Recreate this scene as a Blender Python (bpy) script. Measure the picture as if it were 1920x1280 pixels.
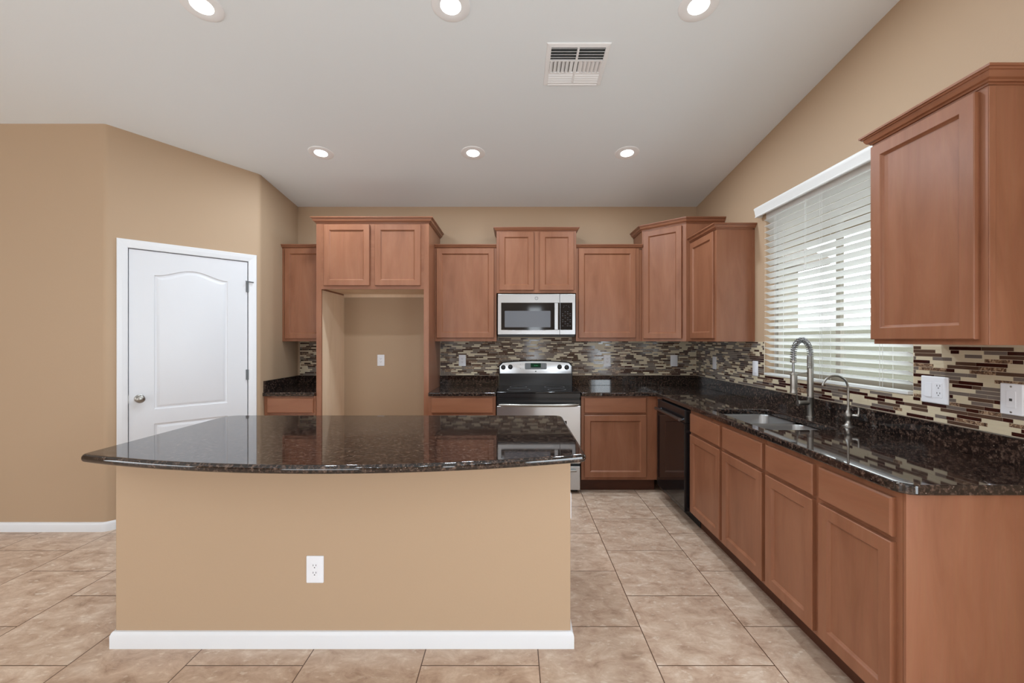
import bpy, bmesh, math, random
from mathutils import Vector, Matrix

# ------------------------------------------------------------------ camera, world, lights
S = bpy.context.scene
COL = S.collection
for ob in list(bpy.data.objects):
    bpy.data.objects.remove(ob)

F_PX = 805.0                      # focal length in pixels of the 1920 px frame
EYE = 1.39                        # camera height
cam_d = bpy.data.cameras.new('camera')
cam = bpy.data.objects.new('camera', cam_d)
COL.objects.link(cam)
cam.location = (0, 0, EYE)
cam.rotation_euler = (math.pi / 2, 0, 0)
cam_d.sensor_width = 36.0
cam_d.lens = F_PX / 1920 * 36.0
cam_d.shift_x = -(964 - 960) / 1920
cam_d.shift_y = (637 - 640) / 1920
cam_d.clip_start = 0.05
S.camera = cam

S.view_settings.view_transform = 'Standard'
S.view_settings.look = 'None'
S.view_settings.gamma = 1.0
S.view_settings.use_curve_mapping = False
S.view_settings.exposure = 0.11

W = bpy.data.worlds.new('sky')
S.world = W
W.use_nodes = True
wb = W.node_tree.nodes['Background']
wb.inputs[0].default_value = (0.93, 0.97, 1.0, 1)
wb.inputs[1].default_value = 4.4


def area_light(name, loc, rot, sx, sy, power, color=(1, 1, 1)):
    d = bpy.data.lights.new(name, 'AREA')
    d.shape = 'RECTANGLE'
    d.size, d.size_y = sx, sy
    d.energy = power
    d.color = color
    o = bpy.data.objects.new(name, d)
    COL.objects.link(o)
    o.location = loc
    o.rotation_euler = rot
    return o


HP = math.pi / 2
XR_ = 1.92
# lights added in unseen rear wall openings to brighten the room
area_light('added_rear_light', (0.62, -4.55, 1.30), (HP, 0, 0), 0.36, 2.1, 8, (0.80, 0.91, 1.0))  # narrow window, inferred from the streaks on the steel appliances
area_light('added_rear_light', (-3.4, -4.55, 1.30), (HP, 0, 0), 2.6, 2.1, 12, (0.80, 0.91, 1.0))  # wide opening is made up as a fill source
# daylight through the patio door in the right wall, beside the camera
area_light('daylight_patio', (XR_ + .04, -0.75, 1.12), (0, HP, 0), 1.95, 2.3, 68, (0.77, 0.90, 1.0))
# fill light added in a made-up opening of the far left wall
area_light('left_fill_light', (-6.55, -1.2, 1.45), (HP, 0, -HP), 2.8, 1.9, 15, (0.85, 0.94, 1.0))
DOWNLIGHT_W = 12.0
REAR_FILL_W = 6.0

# ------------------------------------------------------------------ room numbers
YB, XR, XL = 4.52, 1.92, -2.28          # back wall, right wall, stub wall
AX, AY = -2.973, 3.12                    # left end of the angled pantry wall
BX, BY = -2.277, 3.847                   # right end of it
XW, YR = -6.5, -4.5                      # far left and rear walls of the living room
SL = 0.1216


def ceil_z(y):
    return 2.79 + SL * (YB - y)


# ------------------------------------------------------------------ mesh helpers
class MB:
    def __init__(s):
        s.bm = bmesh.new()
        s.mats = []

    def face(s, pts, m=0):
        f = s.bm.faces.new([s.bm.verts.new(p) for p in pts])
        f.material_index = m
        return f

    def hexa(s, p, m=0):
        v = [s.bm.verts.new(q) for q in p]
        for idx in ((0, 3, 2, 1), (4, 5, 6, 7), (0, 1, 5, 4), (1, 2, 6, 5), (2, 3, 7, 6), (3, 0, 4, 7)):
            f = s.bm.faces.new([v[i] for i in idx])
            f.material_index = m

    def box(s, x0, x1, y0, y1, z0, z1, m=0):
        s.hexa([(x0, y0, z0), (x1, y0, z0), (x1, y1, z0), (x0, y1, z0),
                (x0, y0, z1), (x1, y0, z1), (x1, y1, z1), (x0, y1, z1)], m)

    def fbox(s, fr, a0, a1, d0, d1, z0, z1, m=0):
        s.hexa([fr(a0, d0, z0), fr(a1, d0, z0), fr(a1, d1, z0), fr(a0, d1, z0),
                fr(a0, d0, z1), fr(a1, d0, z1), fr(a1, d1, z1), fr(a0, d1, z1)], m)

    def prism(s, poly, z0, z1, m=0):
        """plan polygon; z0 / z1 numbers or functions of (x, y)"""
        g0 = z0 if callable(z0) else (lambda x, y: z0)
        g1 = z1 if callable(z1) else (lambda x, y: z1)
        a = [s.bm.verts.new((x, y, g0(x, y))) for x, y in poly]
        b = [s.bm.verts.new((x, y, g1(x, y))) for x, y in poly]
        n = len(poly)
        s.bm.faces.new(a[::-1]).material_index = m
        s.bm.faces.new(b).material_index = m
        for i in range(n):
            s.bm.faces.new([a[i], a[(i + 1) % n], b[(i + 1) % n], b[i]]).material_index = m

    def extrude(s, pts, vec, m=0):
        a = [s.bm.verts.new(p) for p in pts]
        b = [s.bm.verts.new(Vector(p) + Vector(vec)) for p in pts]
        n = len(pts)
        s.bm.faces.new(a[::-1]).material_index = m
        s.bm.faces.new(b).material_index = m
        for i in range(n):
            s.bm.faces.new([a[i], a[(i + 1) % n], b[(i + 1) % n], b[i]]).material_index = m

    def loops(s, rings, cap0=True, cap1=True, m=0):
        rv = [[s.bm.verts.new(p) for p in r] for r in rings]
        n = len(rv[0])
        for a, b in zip(rv, rv[1:]):
            for i in range(n):
                s.bm.faces.new([a[i], a[(i + 1) % n], b[(i + 1) % n], b[i]]).material_index = m
        if cap0:
            s.bm.faces.new(rv[0][::-1]).material_index = m
        if cap1:
            s.bm.faces.new(rv[-1]).material_index = m

    def panel(s, fr, a0, a1, z0, z1, d, steps, m=0):
        """door leaf: nested rectangles; steps = (inset, depth) measured from d"""
        rings = []
        for ins, dd in steps:
            rings.append([fr(a0 + ins, d + dd, z0 + ins), fr(a1 - ins, d + dd, z0 + ins),
                          fr(a1 - ins, d + dd, z1 - ins), fr(a0 + ins, d + dd, z1 - ins)])
        s.loops(rings, m=m)

    def sweep(s, path, prof, z, m=0):
        """profile (out, dz) along a plan polyline, out = right of travel"""
        P = [Vector(p) for p in path]
        rings = []
        for i, p in enumerate(P):
            ns = []
            if i > 0:
                d = (p - P[i - 1]).normalized(); ns.append(Vector((d.y, -d.x)))
            if i < len(P) - 1:
                d = (P[i + 1] - p).normalized(); ns.append(Vector((d.y, -d.x)))
            if len(ns) == 2:
                mid = (ns[0] + ns[1]).normalized()
                off = mid / max(0.3, mid.dot(ns[0]))
            else:
                off = ns[0]
            rings.append([(p.x + off.x * o, p.y + off.y * o, z + h) for o, h in prof])
        s.loops(rings, m=m)

    def tube(s, pts, r, seg=12, m=0, cap=True):
        P = [Vector(p) for p in pts]
        R = r if isinstance(r, (list, tuple)) else [r] * len(P)
        t0 = (P[1] - P[0]).normalized()
        ref = Vector((0, 0, 1)) if abs(t0.z) < 0.9 else Vector((1, 0, 0))
        nrm = t0.cross(ref).normalized()
        rings = []
        for i, p in enumerate(P):
            if i == 0: t = P[1] - P[0]
            elif i == len(P) - 1: t = P[-1] - P[-2]
            else: t = P[i + 1] - P[i - 1]
            t.normalize()
            nrm = (nrm - t * nrm.dot(t)).normalized()
            b = t.cross(nrm)
            rings.append([p + (nrm * math.cos(2 * math.pi * k / seg) + b * math.sin(2 * math.pi * k / seg)) * R[i]
                          for k in range(seg)])
        s.loops(rings, cap, cap, m)

    def lathe(s, c, axis, prof, seg=24, m=0, cap0=True, cap1=True):
        """profile (along axis, radius)"""
        ax = Vector(axis).normalized()
        ref = Vector((0, 0, 1)) if abs(ax.z) < 0.9 else Vector((1, 0, 0))
        u = ax.cross(ref).normalized(); v = ax.cross(u)
        c = Vector(c)
        rings = [[c + ax * h + (u * math.cos(2 * math.pi * k / seg) + v * math.sin(2 * math.pi * k / seg)) * max(r, 1e-5)
                  for k in range(seg)] for h, r in prof]
        s.loops(rings, cap0, cap1, m)

    def build(s, name, mat, parent=None, bevel=0, segs=2, smooth=None):
        bm = s.bm
        bmesh.ops.recalc_face_normals(bm, faces=bm.faces)
        if bevel:
            es = [e for e in bm.edges if len(e.link_faces) == 2 and e.calc_face_angle(0) > 0.55]
            bmesh.ops.bevel(bm, geom=es, offset=bevel, offset_type='OFFSET', segments=segs, profile=0.5,
                            affect='EDGES', clamp_overlap=True)
        if parent is not None:
            o = parent
            loc = Vector((0, 0, 0))
            while o:
                loc += Vector(o.location); o = o.parent
            bmesh.ops.translate(bm, verts=bm.verts, vec=-loc)
        me = bpy.data.meshes.new(name)
        bm.to_mesh(me); bm.free()
        for mm in (mat if isinstance(mat, (list, tuple)) else [mat]):
            me.materials.append(mm)
        if smooth:
            me.polygons.foreach_set('use_smooth', [True] * len(me.polygons))
            me.set_sharp_from_angle(angle=math.radians(smooth))
        ob = bpy.data.objects.new(name, me)
        COL.objects.link(ob)
        if parent is not None:
            ob.parent = parent
        return ob


def thing(name, label, cat, loc, group=None):
    o = bpy.data.objects.new(name, None)
    o.empty_display_size = 0.1
    COL.objects.link(o)
    o.location = loc
    o['label'] = label
    o['category'] = cat
    if group: o['group'] = group
    return o


def tag(o, label, cat, group=None):
    o['label'] = label
    o['category'] = cat
    if group: o['group'] = group
    return o


def struct(o):
    o['kind'] = 'structure'
    return o


def frame(ox, oy, ux, uy, nx, ny):
    def f(a, d, z):
        return (ox + ux * a + nx * d, oy + uy * a + ny * d, z)
    return f


BACK = frame(0, YB, 1, 0, 0, -1)        # a = X, d = distance from the back wall
RIGHT = frame(XR, 0, 0, 1, -1, 0)       # a = Y, d = distance from the right wall
_l = math.hypot(BX - AX, BY - AY)
PUX, PUY = (BX - AX) / _l, (BY - AY) / _l
PANTRY = frame(AX, AY, PUX, PUY, PUY, -PUX)   # a along the angled wall


def lin(r, g, b):
    def c(v):
        v /= 255
        return v / 12.92 if v <= 0.04045 else ((v + 0.055) / 1.055) ** 2.4
    return (c(r), c(g), c(b), 1)


# ------------------------------------------------------------------ materials
def newmat(name):
    m = bpy.data.materials.new(name)
    m.use_nodes = True
    nt = m.node_tree
    b = nt.nodes['Principled BSDF']
    return m, nt, b


def plain(name, col, rough=0.5, metal=0.0, coat=0.0, spec=None, emit=None, estr=0):
    m, nt, b = newmat(name)
    b.inputs['Base Color'].default_value = col
    b.inputs['Roughness'].default_value = rough
    b.inputs['Metallic'].default_value = metal
    b.inputs['Coat Weight'].default_value = coat
    if spec is not None: b.inputs['Specular IOR Level'].default_value = spec
    if emit:
        b.inputs['Emission Color'].default_value = emit
        b.inputs['Emission Strength'].default_value = estr
    return m


def N(nt, typ, **kw):
    n = nt.nodes.new(typ)
    for k, v in kw.items():
        setattr(n, k, v)
    return n


def ramp(nt, stops):
    r = N(nt, 'ShaderNodeValToRGB')
    e = r.color_ramp.elements
    while len(e) > 1: e.remove(e[-1])
    e[0].position, e[0].color = stops[0]
    for p, c in stops[1:]:
        x = e.new(p); x.color = c
    return r


def coords(nt, scale=(1, 1, 1)):
    t = N(nt, 'ShaderNodeTexCoord')
    mp = N(nt, 'ShaderNodeMapping')
    mp.inputs['Scale'].default_value = scale
    nt.links.new(t.outputs['Object'], mp.inputs['Vector'])
    return mp.outputs['Vector']


def wall_paint(name, col, bump=0.08):
    m, nt, b = newmat(name)
    v = coords(nt)
    n = N(nt, 'ShaderNodeTexNoise'); n.inputs['Scale'].default_value = 90; n.inputs['Detail'].default_value = 3
    nt.links.new(v, n.inputs['Vector'])
    bp = N(nt, 'ShaderNodeBump'); bp.inputs['Strength'].default_value = bump; bp.inputs['Distance'].default_value = 0.004
    nt.links.new(n.outputs['Fac'], bp.inputs['Height'])
    nt.links.new(bp.outputs['Normal'], b.inputs['Normal'])
    b.inputs['Base Color'].default_value = col
    b.inputs['Roughness'].default_value = 0.6
    b.inputs['Specular IOR Level'].default_value = 0.3
    return m


def wood(name, base, dark, light, axis='z', rough=0.33):
    m, nt, b = newmat(name)
    sc = {'z': (6, 6, 1.1), 'x': (1.1, 6, 6), 'y': (6, 1.1, 6)}[axis]
    v = coords(nt, sc)
    n = N(nt, 'ShaderNodeTexNoise'); n.inputs['Scale'].default_value = 1.6; n.inputs['Detail'].default_value = 6
    n.inputs['Roughness'].default_value = 0.6; n.inputs['Distortion'].default_value = 0.6
    nt.links.new(v, n.inputs['Vector'])
    r = ramp(nt, [(0.25, dark), (0.5, base), (0.8, light)])
    nt.links.new(n.outputs['Fac'], r.inputs['Fac'])
    v2 = coords(nt, {'z': (160, 160, 5), 'x': (5, 160, 160), 'y': (160, 5, 160)}[axis])
    n2 = N(nt, 'ShaderNodeTexNoise'); n2.inputs['Scale'].default_value = 1.0; n2.inputs['Detail'].default_value = 2
    nt.links.new(v2, n2.inputs['Vector'])
    mx = N(nt, 'ShaderNodeMix', data_type='RGBA', blend_type='OVERLAY')
    mx.inputs[0].default_value = 0.06
    nt.links.new(r.outputs['Color'], mx.inputs[6]); nt.links.new(n2.outputs['Color'], mx.inputs[7])
    nt.links.new(mx.outputs[2], b.inputs['Base Color'])
    b.inputs['Roughness'].default_value = rough
    b.inputs['Specular IOR Level'].default_value = 0.36
    return m


def granite(name):
    m, nt, b = newmat(name)
    v = coords(nt)
    nz = N(nt, 'ShaderNodeTexNoise'); nz.inputs['Scale'].default_value = 62; nz.inputs['Detail'].default_value = 5
    nz.inputs['Roughness'].default_value = 0.7
    nt.links.new(v, nz.inputs['Vector'])
    r1 = ramp(nt, [(0.40, (0.006, 0.005, 0.005, 1)), (0.50, (0.020, 0.013, 0.011, 1)), (0.58, (0.058, 0.036, 0.027, 1)), (0.70, (0.16, 0.11, 0.085, 1))])
    nt.links.new(nz.outputs['Fac'], r1.inputs['Fac'])
    vo = N(nt, 'ShaderNodeTexVoronoi'); vo.inputs['Scale'].default_value = 85
    nt.links.new(v, vo.inputs['Vector'])
    r2 = ramp(nt, [(0.10, (1, 1, 1, 1)), (0.24, (0, 0, 0, 1))])
    nt.links.new(vo.outputs['Distance'], r2.inputs['Fac'])
    n3 = N(nt, 'ShaderNodeTexNoise'); n3.inputs['Scale'].default_value = 22; n3.inputs['Detail'].default_value = 2
    nt.links.new(v, n3.inputs['Vector'])
    r3 = ramp(nt, [(0.54, (0, 0, 0, 1)), (0.64, (1, 1, 1, 1))])
    nt.links.new(n3.outputs['Fac'], r3.inputs['Fac'])
    mm = N(nt, 'ShaderNodeMath', operation='MULTIPLY')
    nt.links.new(r2.outputs['Color'], mm.inputs[0]); nt.links.new(r3.outputs['Color'], mm.inputs[1])
    mx = N(nt, 'ShaderNodeMix', data_type='RGBA')
    nt.links.new(mm.outputs[0], mx.inputs[0])
    nt.links.new(r1.outputs['Color'], mx.inputs[6])
    mx.inputs[7].default_value = (0.25, 0.19, 0.15, 1)
    nt.links.new(mx.outputs[2], b.inputs['Base Color'])
    b.inputs['Roughness'].default_value = 0.04
    b.inputs['IOR'].default_value = 1.6
    return m


def floor_tile(name):
    m, nt, b = newmat(name)
    g = N(nt, 'ShaderNodeTexCoord')
    sep = N(nt, 'ShaderNodeSeparateXYZ'); nt.links.new(g.outputs['Object'], sep.inputs[0])
    sx = N(nt, 'ShaderNodeMath', operation='SUBTRACT'); sx.inputs[1].default_value = 0.610
    sy = N(nt, 'ShaderNodeMath', operation='SUBTRACT'); sy.inputs[1].default_value = 1.583
    nt.links.new(sep.outputs['X'], sx.inputs[0]); nt.links.new(sep.outputs['Y'], sy.inputs[0])
    cb = N(nt, 'ShaderNodeCombineXYZ'); nt.links.new(sy.outputs[0], cb.inputs[0]); nt.links.new(sx.outputs[0], cb.inputs[1])
    br = N(nt, 'ShaderNodeTexBrick')
    br.offset = 0.5; br.offset_frequency = 2
    br.inputs['Scale'].default_value = 1.0
    br.inputs['Brick Width'].default_value = 0.5
    br.inputs['Row Height'].default_value = 0.5035
    br.inputs['Mortar Size'].default_value = 0.0022
    br.inputs['Mortar Smooth'].default_value = 0.0
    br.inputs['Bias'].default_value = 0.0
    br.inputs['Color1'].default_value = (0, 0, 0, 1)
    br.inputs['Color2'].default_value = (1, 1, 1, 1)
    nt.links.new(cb.outputs[0], br.inputs['Vector'])
    # stone clouding, shifted per tile
    tint = N(nt, 'ShaderNodeMath', operation='MULTIPLY'); tint.inputs[1].default_value = 17.0
    nt.links.new(br.outputs['Color'], tint.inputs[0])
    off = N(nt, 'ShaderNodeVectorMath', operation='ADD')
    nt.links.new(g.outputs['Object'], off.inputs[0]); nt.links.new(tint.outputs[0], off.inputs[1])
    mp = N(nt, 'ShaderNodeMapping'); mp.inputs['Scale'].default_value = (1.0, 1.5, 1)
    nt.links.new(off.outputs[0], mp.inputs['Vector'])
    n1 = N(nt, 'ShaderNodeTexNoise'); n1.inputs['Scale'].default_value = 8.5; n1.inputs['Detail'].default_value = 8
    n1.inputs['Roughness'].default_value = 0.68; n1.inputs['Distortion'].default_value = 0.45
    nt.links.new(mp.outputs[0], n1.inputs['Vector'])
    r1 = ramp(nt, [(0.28, lin(154, 126, 104)), (0.44, lin(188, 160, 138)), (0.57, lin(204, 179, 157)), (0.74, lin(226, 208, 190))])
    nt.links.new(n1.outputs['Fac'], r1.inputs['Fac'])
    n2 = N(nt, 'ShaderNodeTexNoise'); n2.inputs['Scale'].default_value = 26; n2.inputs['Detail'].default_value = 4
    nt.links.new(mp.outputs[0], n2.inputs['Vector'])
    r2 = ramp(nt, [(0.60, (0, 0, 0, 1)), (0.72, (1, 1, 1, 1))])
    nt.links.new(n2.outputs['Fac'], r2.inputs['Fac'])
    fm = N(nt, 'ShaderNodeMath', operation='MULTIPLY'); fm.inputs[1].default_value = 0.6
    nt.links.new(r2.outputs['Color'], fm.inputs[0])
    mx = N(nt, 'ShaderNodeMix', data_type='RGBA')
    nt.links.new(fm.outputs[0], mx.inputs[0]); nt.links.new(r1.outputs['Color'], mx.inputs[6])
    mx.inputs[7].default_value = lin(228, 214, 196)
    hs = N(nt, 'ShaderNodeHueSaturation')
    vv = N(nt, 'ShaderNodeMapRange'); vv.inputs['To Min'].default_value = 0.93; vv.inputs['To Max'].default_value = 1.06
    nt.links.new(br.outputs['Color'], vv.inputs['Value']); nt.links.new(vv.outputs[0], hs.inputs['Value'])
    nt.links.new(mx.outputs[2], hs.inputs['Color'])
    m2 = N(nt, 'ShaderNodeMix', data_type='RGBA')
    nt.links.new(br.outputs['Fac'], m2.inputs[0]); nt.links.new(hs.outputs['Color'], m2.inputs[6])
    m2.inputs[7].default_value = lin(88, 62, 44)
    nt.links.new(m2.outputs[2], b.inputs['Base Color'])
    b.inputs['Roughness'].default_value = 0.38
    b.inputs['Specular IOR Level'].default_value = 0.4
    bp = N(nt, 'ShaderNodeBump'); bp.invert = True; bp.inputs['Strength'].default_value = 0.5; bp.inputs['Distance'].default_value = 0.002
    nt.links.new(br.outputs['Fac'], bp.inputs['Height']); nt.links.new(bp.outputs['Normal'], b.inputs['Normal'])
    return m


def steel(name, col=(0.62, 0.61, 0.60, 1), rough=0.28, stretch=None):
    m, nt, b = newmat(name)
    b.inputs['Base Color'].default_value = col
    b.inputs['Metallic'].default_value = 1.0
    b.inputs['Roughness'].default_value = rough
    if stretch:
        v = coords(nt, stretch)
        n = N(nt, 'ShaderNodeTexNoise'); n.inputs['Scale'].default_value = 1; n.inputs['Detail'].default_value = 2
        nt.links.new(v, n.inputs['Vector'])
        bp = N(nt, 'ShaderNodeBump'); bp.inputs['Strength'].default_value = 0.06; bp.inputs['Distance'].default_value = 0.001
        nt.links.new(n.outputs['Fac'], bp.inputs['Height']); nt.links.new(bp.outputs['Normal'], b.inputs['Normal'])
    return m


def marble_tile(name):
    m, nt, b = newmat(name)
    v = coords(nt)
    n = N(nt, 'ShaderNodeTexNoise'); n.inputs['Scale'].default_value = 70; n.inputs['Detail'].default_value = 4; n.inputs['Distortion'].default_value = 1.5
    nt.links.new(v, n.inputs['Vector'])
    r = ramp(nt, [(0.35, lin(66, 46, 36)), (0.5, lin(120, 92, 72)), (0.66, lin(182, 156, 128))])
    nt.links.new(n.outputs['Fac'], r.inputs['Fac']); nt.links.new(r.outputs['Color'], b.inputs['Base Color'])
    b.inputs['Roughness'].default_value = 0.25
    return m


def clear_glass(name):
    m = bpy.data.materials.new(name)
    m.use_nodes = True
    nt = m.node_tree
    nt.nodes.remove(nt.nodes['Principled BSDF'])
    out = nt.nodes['Material Output']
    tr = N(nt, 'ShaderNodeBsdfTransparent'); tr.inputs[0].default_value = (0.93, 0.95, 0.94, 1)
    gl = N(nt, 'ShaderNodeBsdfGlossy'); gl.inputs['Roughness'].default_value = 0.02
    fr = N(nt, 'ShaderNodeFresnel'); fr.inputs[0].default_value = 1.35
    mx = N(nt, 'ShaderNodeMixShader')
    ge = N(nt, 'ShaderNodeNewGeometry')
    iv = N(nt, 'ShaderNodeMath', operation='SUBTRACT'); iv.inputs[0].default_value = 1.0
    nt.links.new(ge.outputs['Backfacing'], iv.inputs[1])
    ml = N(nt, 'ShaderNodeMath', operation='MULTIPLY')
    nt.links.new(fr.outputs[0], ml.inputs[0]); nt.links.new(iv.outputs[0], ml.inputs[1])
    nt.links.new(ml.outputs[0], mx.inputs[0]); nt.links.new(tr.outputs[0], mx.inputs[1]); nt.links.new(gl.outputs[0], mx.inputs[2])
    nt.links.new(mx.outputs[0], out.inputs[0])
    return m


M = {}
M['wall'] = wall_paint('tan_paint', lin(180, 154, 127))
M['ceiling'] = wall_paint('ceiling_paint', lin(238, 245, 249), 0.05)
M['white'] = plain('white_trim', lin(224, 225, 228), 0.35)
M['fixture'] = plain('white_fixture', lin(246, 248, 250), 0.4)
M['door'] = plain('white_door', lin(218, 219, 223), 0.4)
M['wood'] = wood('stained_maple', lin(141, 93, 68), lin(127, 81, 57), lin(153, 105, 79))
M['wood_flat'] = wood('stained_maple_rail', lin(139, 91, 66), lin(126, 80, 56), lin(151, 103, 77), 'x')
M['wood_flat_y'] = wood('stained_maple_rail_y', lin(139, 91, 66), lin(126, 80, 56), lin(151, 103, 77), 'y')
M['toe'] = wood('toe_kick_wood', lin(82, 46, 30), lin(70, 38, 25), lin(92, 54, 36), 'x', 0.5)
M['maple'] = wood('pale_maple', lin(232, 206, 176), lin(224, 196, 164), lin(238, 214, 186), 'z', 0.45)
M['granite'] = granite('dark_granite')
M['tile'] = floor_tile('stone_floor_tile')
M['steel'] = steel('brushed_steel', (0.53, 0.55, 0.57, 1), 0.28, (3, 3, 400))
M['steel_h'] = steel('brushed_steel_sink', (0.42, 0.425, 0.43, 1), 0.30)
M['nickel'] = steel('brushed_nickel', (0.36, 0.345, 0.32, 1), 0.33)
M['chrome'] = steel('dark_chrome', (0.28, 0.28, 0.29, 1), 0.28)
M['black_glass'] = plain('black_glass', (0.008, 0.008, 0.009, 1), 0.06)
M['black'] = plain('black_enamel', (0.010, 0.010, 0.011, 1), 0.22)
M['black_matte'] = plain('black_plastic', (0.014, 0.014, 0.015, 1), 0.5)
M['grey_plastic'] = plain('grey_plastic', (0.16, 0.17, 0.18, 1), 0.35)
M['mw_window'] = plain('oven_window', (0.12, 0.125, 0.14, 1), 0.25)
M['plastic'] = plain('white_plastic', lin(232, 233, 238), 0.3)
M['slot'] = plain('dark_slot', (0.05, 0.05, 0.05, 1), 0.6)
M['blind'], _nt, _b = newmat('white_blind')
_b.inputs['Base Color'].default_value = lin(240, 240, 238)
_b.inputs['Roughness'].default_value = 0.42
_tl = N(_nt, 'ShaderNodeBsdfTranslucent'); _tl.inputs[0].default_value = lin(246, 247, 247)
_mx = N(_nt, 'ShaderNodeMixShader'); _mx.inputs[0].default_value = 0.48
_nt.links.new(_b.outputs[0], _mx.inputs[1]); _nt.links.new(_tl.outputs[0], _mx.inputs[2])
_nt.links.new(_mx.outputs[0], _nt.nodes['Material Output'].inputs[0])
M['valance'] = plain('white_valance', lin(228, 228, 226), 0.42)
M['vinyl'] = plain('taupe_vinyl', lin(150, 142, 128), 0.5)
M['glass'] = clear_glass('window_glass')
M['grout'] = plain('cream_grout', lin(214, 200, 178), 0.75)
M['t_cream'] = plain('cream_stone', lin(203, 190, 163), 0.30)
M['t_grey'] = plain('grey_glass', lin(112, 101, 94), 0.10)
M['t_dark'] = plain('burgundy_glass', lin(50, 18, 14), 0.07)
M['t_brown'] = plain('brown_glass', lin(84, 62, 50), 0.12)
M['t_marble'] = marble_tile('marbled_stone')
M['lens'] = plain('lit_lens', (1, 1, 1, 1), 0.5, emit=(1.0, 0.985, 0.96, 1), estr=9)
M['display'] = plain('clock_display', (0.003, 0.010, 0.006, 1), 0.45, spec=0.15, emit=(0.02, 0.5, 0.16, 1), estr=0.03)
M['digit'] = plain('lit_digit', (0, 0, 0, 1), 0.5, emit=(0.1, 1.0, 0.35, 1), estr=0.35)
M['mark'] = plain('printed_mark', lin(150, 152, 156), 0.5)
M['stucco'] = wall_paint('stucco', lin(118, 112, 100), 0.3)
M['block'] = wall_paint('block_wall', lin(102, 100, 88), 0.4)
M['gravel'] = wall_paint('gravel', lin(200, 198, 194), 0.6)
M['roof_tile'] = plain('roof_tile', lin(112, 104, 96), 0.8)
M['fascia'] = plain('fascia_paint', lin(150, 140, 118), 0.7)
M['vent_dark'] = plain('duct_dark', (0.03, 0.035, 0.035, 1), 0.7)

# ------------------------------------------------------------------ structure: floor, ceiling, walls
mb = MB(); mb.box(XW - 0.3, XR + 0.12, YR - 0.3, YB + 0.12, -0.12, 0.0)
struct(mb.build('floor', M['tile']))

mb = MB()
x0, x1, y0, y1 = XW - 0.3, XR + 0.14, YR - 0.3, YB + 0.14
mb.hexa([(x0, y0, ceil_z(y0)), (x1, y0, ceil_z(y0)), (x1, y1, ceil_z(y1)), (x0, y1, ceil_z(y1)),
         (x0, y0, ceil_z(y0) + .12), (x1, y0, ceil_z(y0) + .12), (x1, y1, ceil_z(y1) + .12), (x0, y1, ceil_z(y1) + .12)])
struct(mb.build('ceiling', M['ceiling']))


def cz(x, y):
    return ceil_z(y)


mb = MB(); mb.prism([(XL - 0.1, YB), (XR + .12, YB), (XR + .12, YB + .12), (XL - .1, YB + .12)], 0, cz)
struct(mb.build('wall_back', M['wall']))

# right wall with the window opening
WY0, WY1, WZ0, WZ1 = 2.072, 3.285, 1.122, 2.365
mb = MB()
bm = mb.bm


def ring4(x, ya, yb, za, zb0, zb1):
    return [bm.verts.new((x, ya, za)), bm.verts.new((x, yb, za)), bm.verts.new((x, yb, zb1)), bm.verts.new((x, ya, zb0))]


YS = 0.95
oi = ring4(XR, YS, YB, 0, ceil_z(YS), ceil_z(YB)); oo = ring4(XR + .14, YS, YB, 0, ceil_z(YS), ceil_z(YB))
hi = ring4(XR, WY0, WY1, WZ0, WZ1, WZ1); ho = ring4(XR + .14, WY0, WY1, WZ0, WZ1, WZ1)
for i in range(4):
    j = (i + 1) % 4
    bm.faces.new([oi[i], oi[j], hi[j], hi[i]]); bm.faces.new([oo[j], oo[i], ho[i], ho[j]])
    bm.faces.new([oi[j], oi[i], oo[i], oo[j]]); bm.faces.new([hi[i], hi[j], ho[j], ho[i]])
es = [e for e in bm.edges if all(v in hi for v in e.verts)]
bmesh.ops.bevel(bm, geom=es, offset=0.018, segments=4, profile=0.5, affect='EDGES', clamp_overlap=True)
struct(mb.build('wall_right', M['wall'], smooth=30))


def arc_corner(p, d0, d1, r, n=6):
    """rounded corner points at p for travel direction d0 -> d1"""
    d0, d1, p = Vector(d0).normalized(), Vector(d1).normalized(), Vector(p)
    ang = d0.angle(d1)
    t = r * math.tan(ang / 2)
    a, b = p - d0 * t, p + d1 * t
    side = 1 if d0.x * d1.y - d0.y * d1.x > 0 else -1
    n0 = Vector((-d0.y, d0.x)) * side
    c = a + n0 * r
    out = []
    for i in range(n + 1):
        q = ang * i / n * side
        v = a - c
        out.append((c.x + v.x * math.cos(q) - v.y * math.sin(q), c.y + v.x * math.sin(q) + v.y * math.cos(q)))
    return out


cA = arc_corner((AX, AY), (1, 0), (PUX, PUY), 0.05)
cB = arc_corner((BX, BY), (PUX, PUY), (0, 1), 0.05)
mb = MB(); mb.prism([(XW, AY), cA[0], (cA[0][0], AY + .12), (XW, AY + .12)], 0, cz)
struct(mb.build('wall_left', M['wall']))

# angled pantry wall with a door opening, rounded outer corners
DA0, DA1, DZ = 0.118, 0.922, 2.085       # opening along the wall and its top
TH = 0.12
mb = MB()


def pp(a, d):
    q = PANTRY(a, d, 0); return (q[0], q[1])


mb.prism(cA + [pp(DA0, 0), pp(DA0, -TH), pp(0.02, -TH), (cA[0][0], AY + .12)], 0, cz)
mb.prism([pp(DA1, 0)] + cB + [(XL - .10, cB[-1][1]), pp(_l - 0.02, -TH), pp(DA1, -TH)], 0, cz)
mb.prism([pp(DA0, 0), pp(DA1, 0), pp(DA1, -TH), pp(DA0, -TH)], DZ, cz)
struct(mb.build('wall_pantry', M['wall'], smooth=25))
mb = MB(); mb.prism([cB[-1], (BX, YB), (BX - .12, YB), (BX - .12, cB[-1][1])], 0, cz)
struct(mb.build('wall_side', M['wall']))


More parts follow.
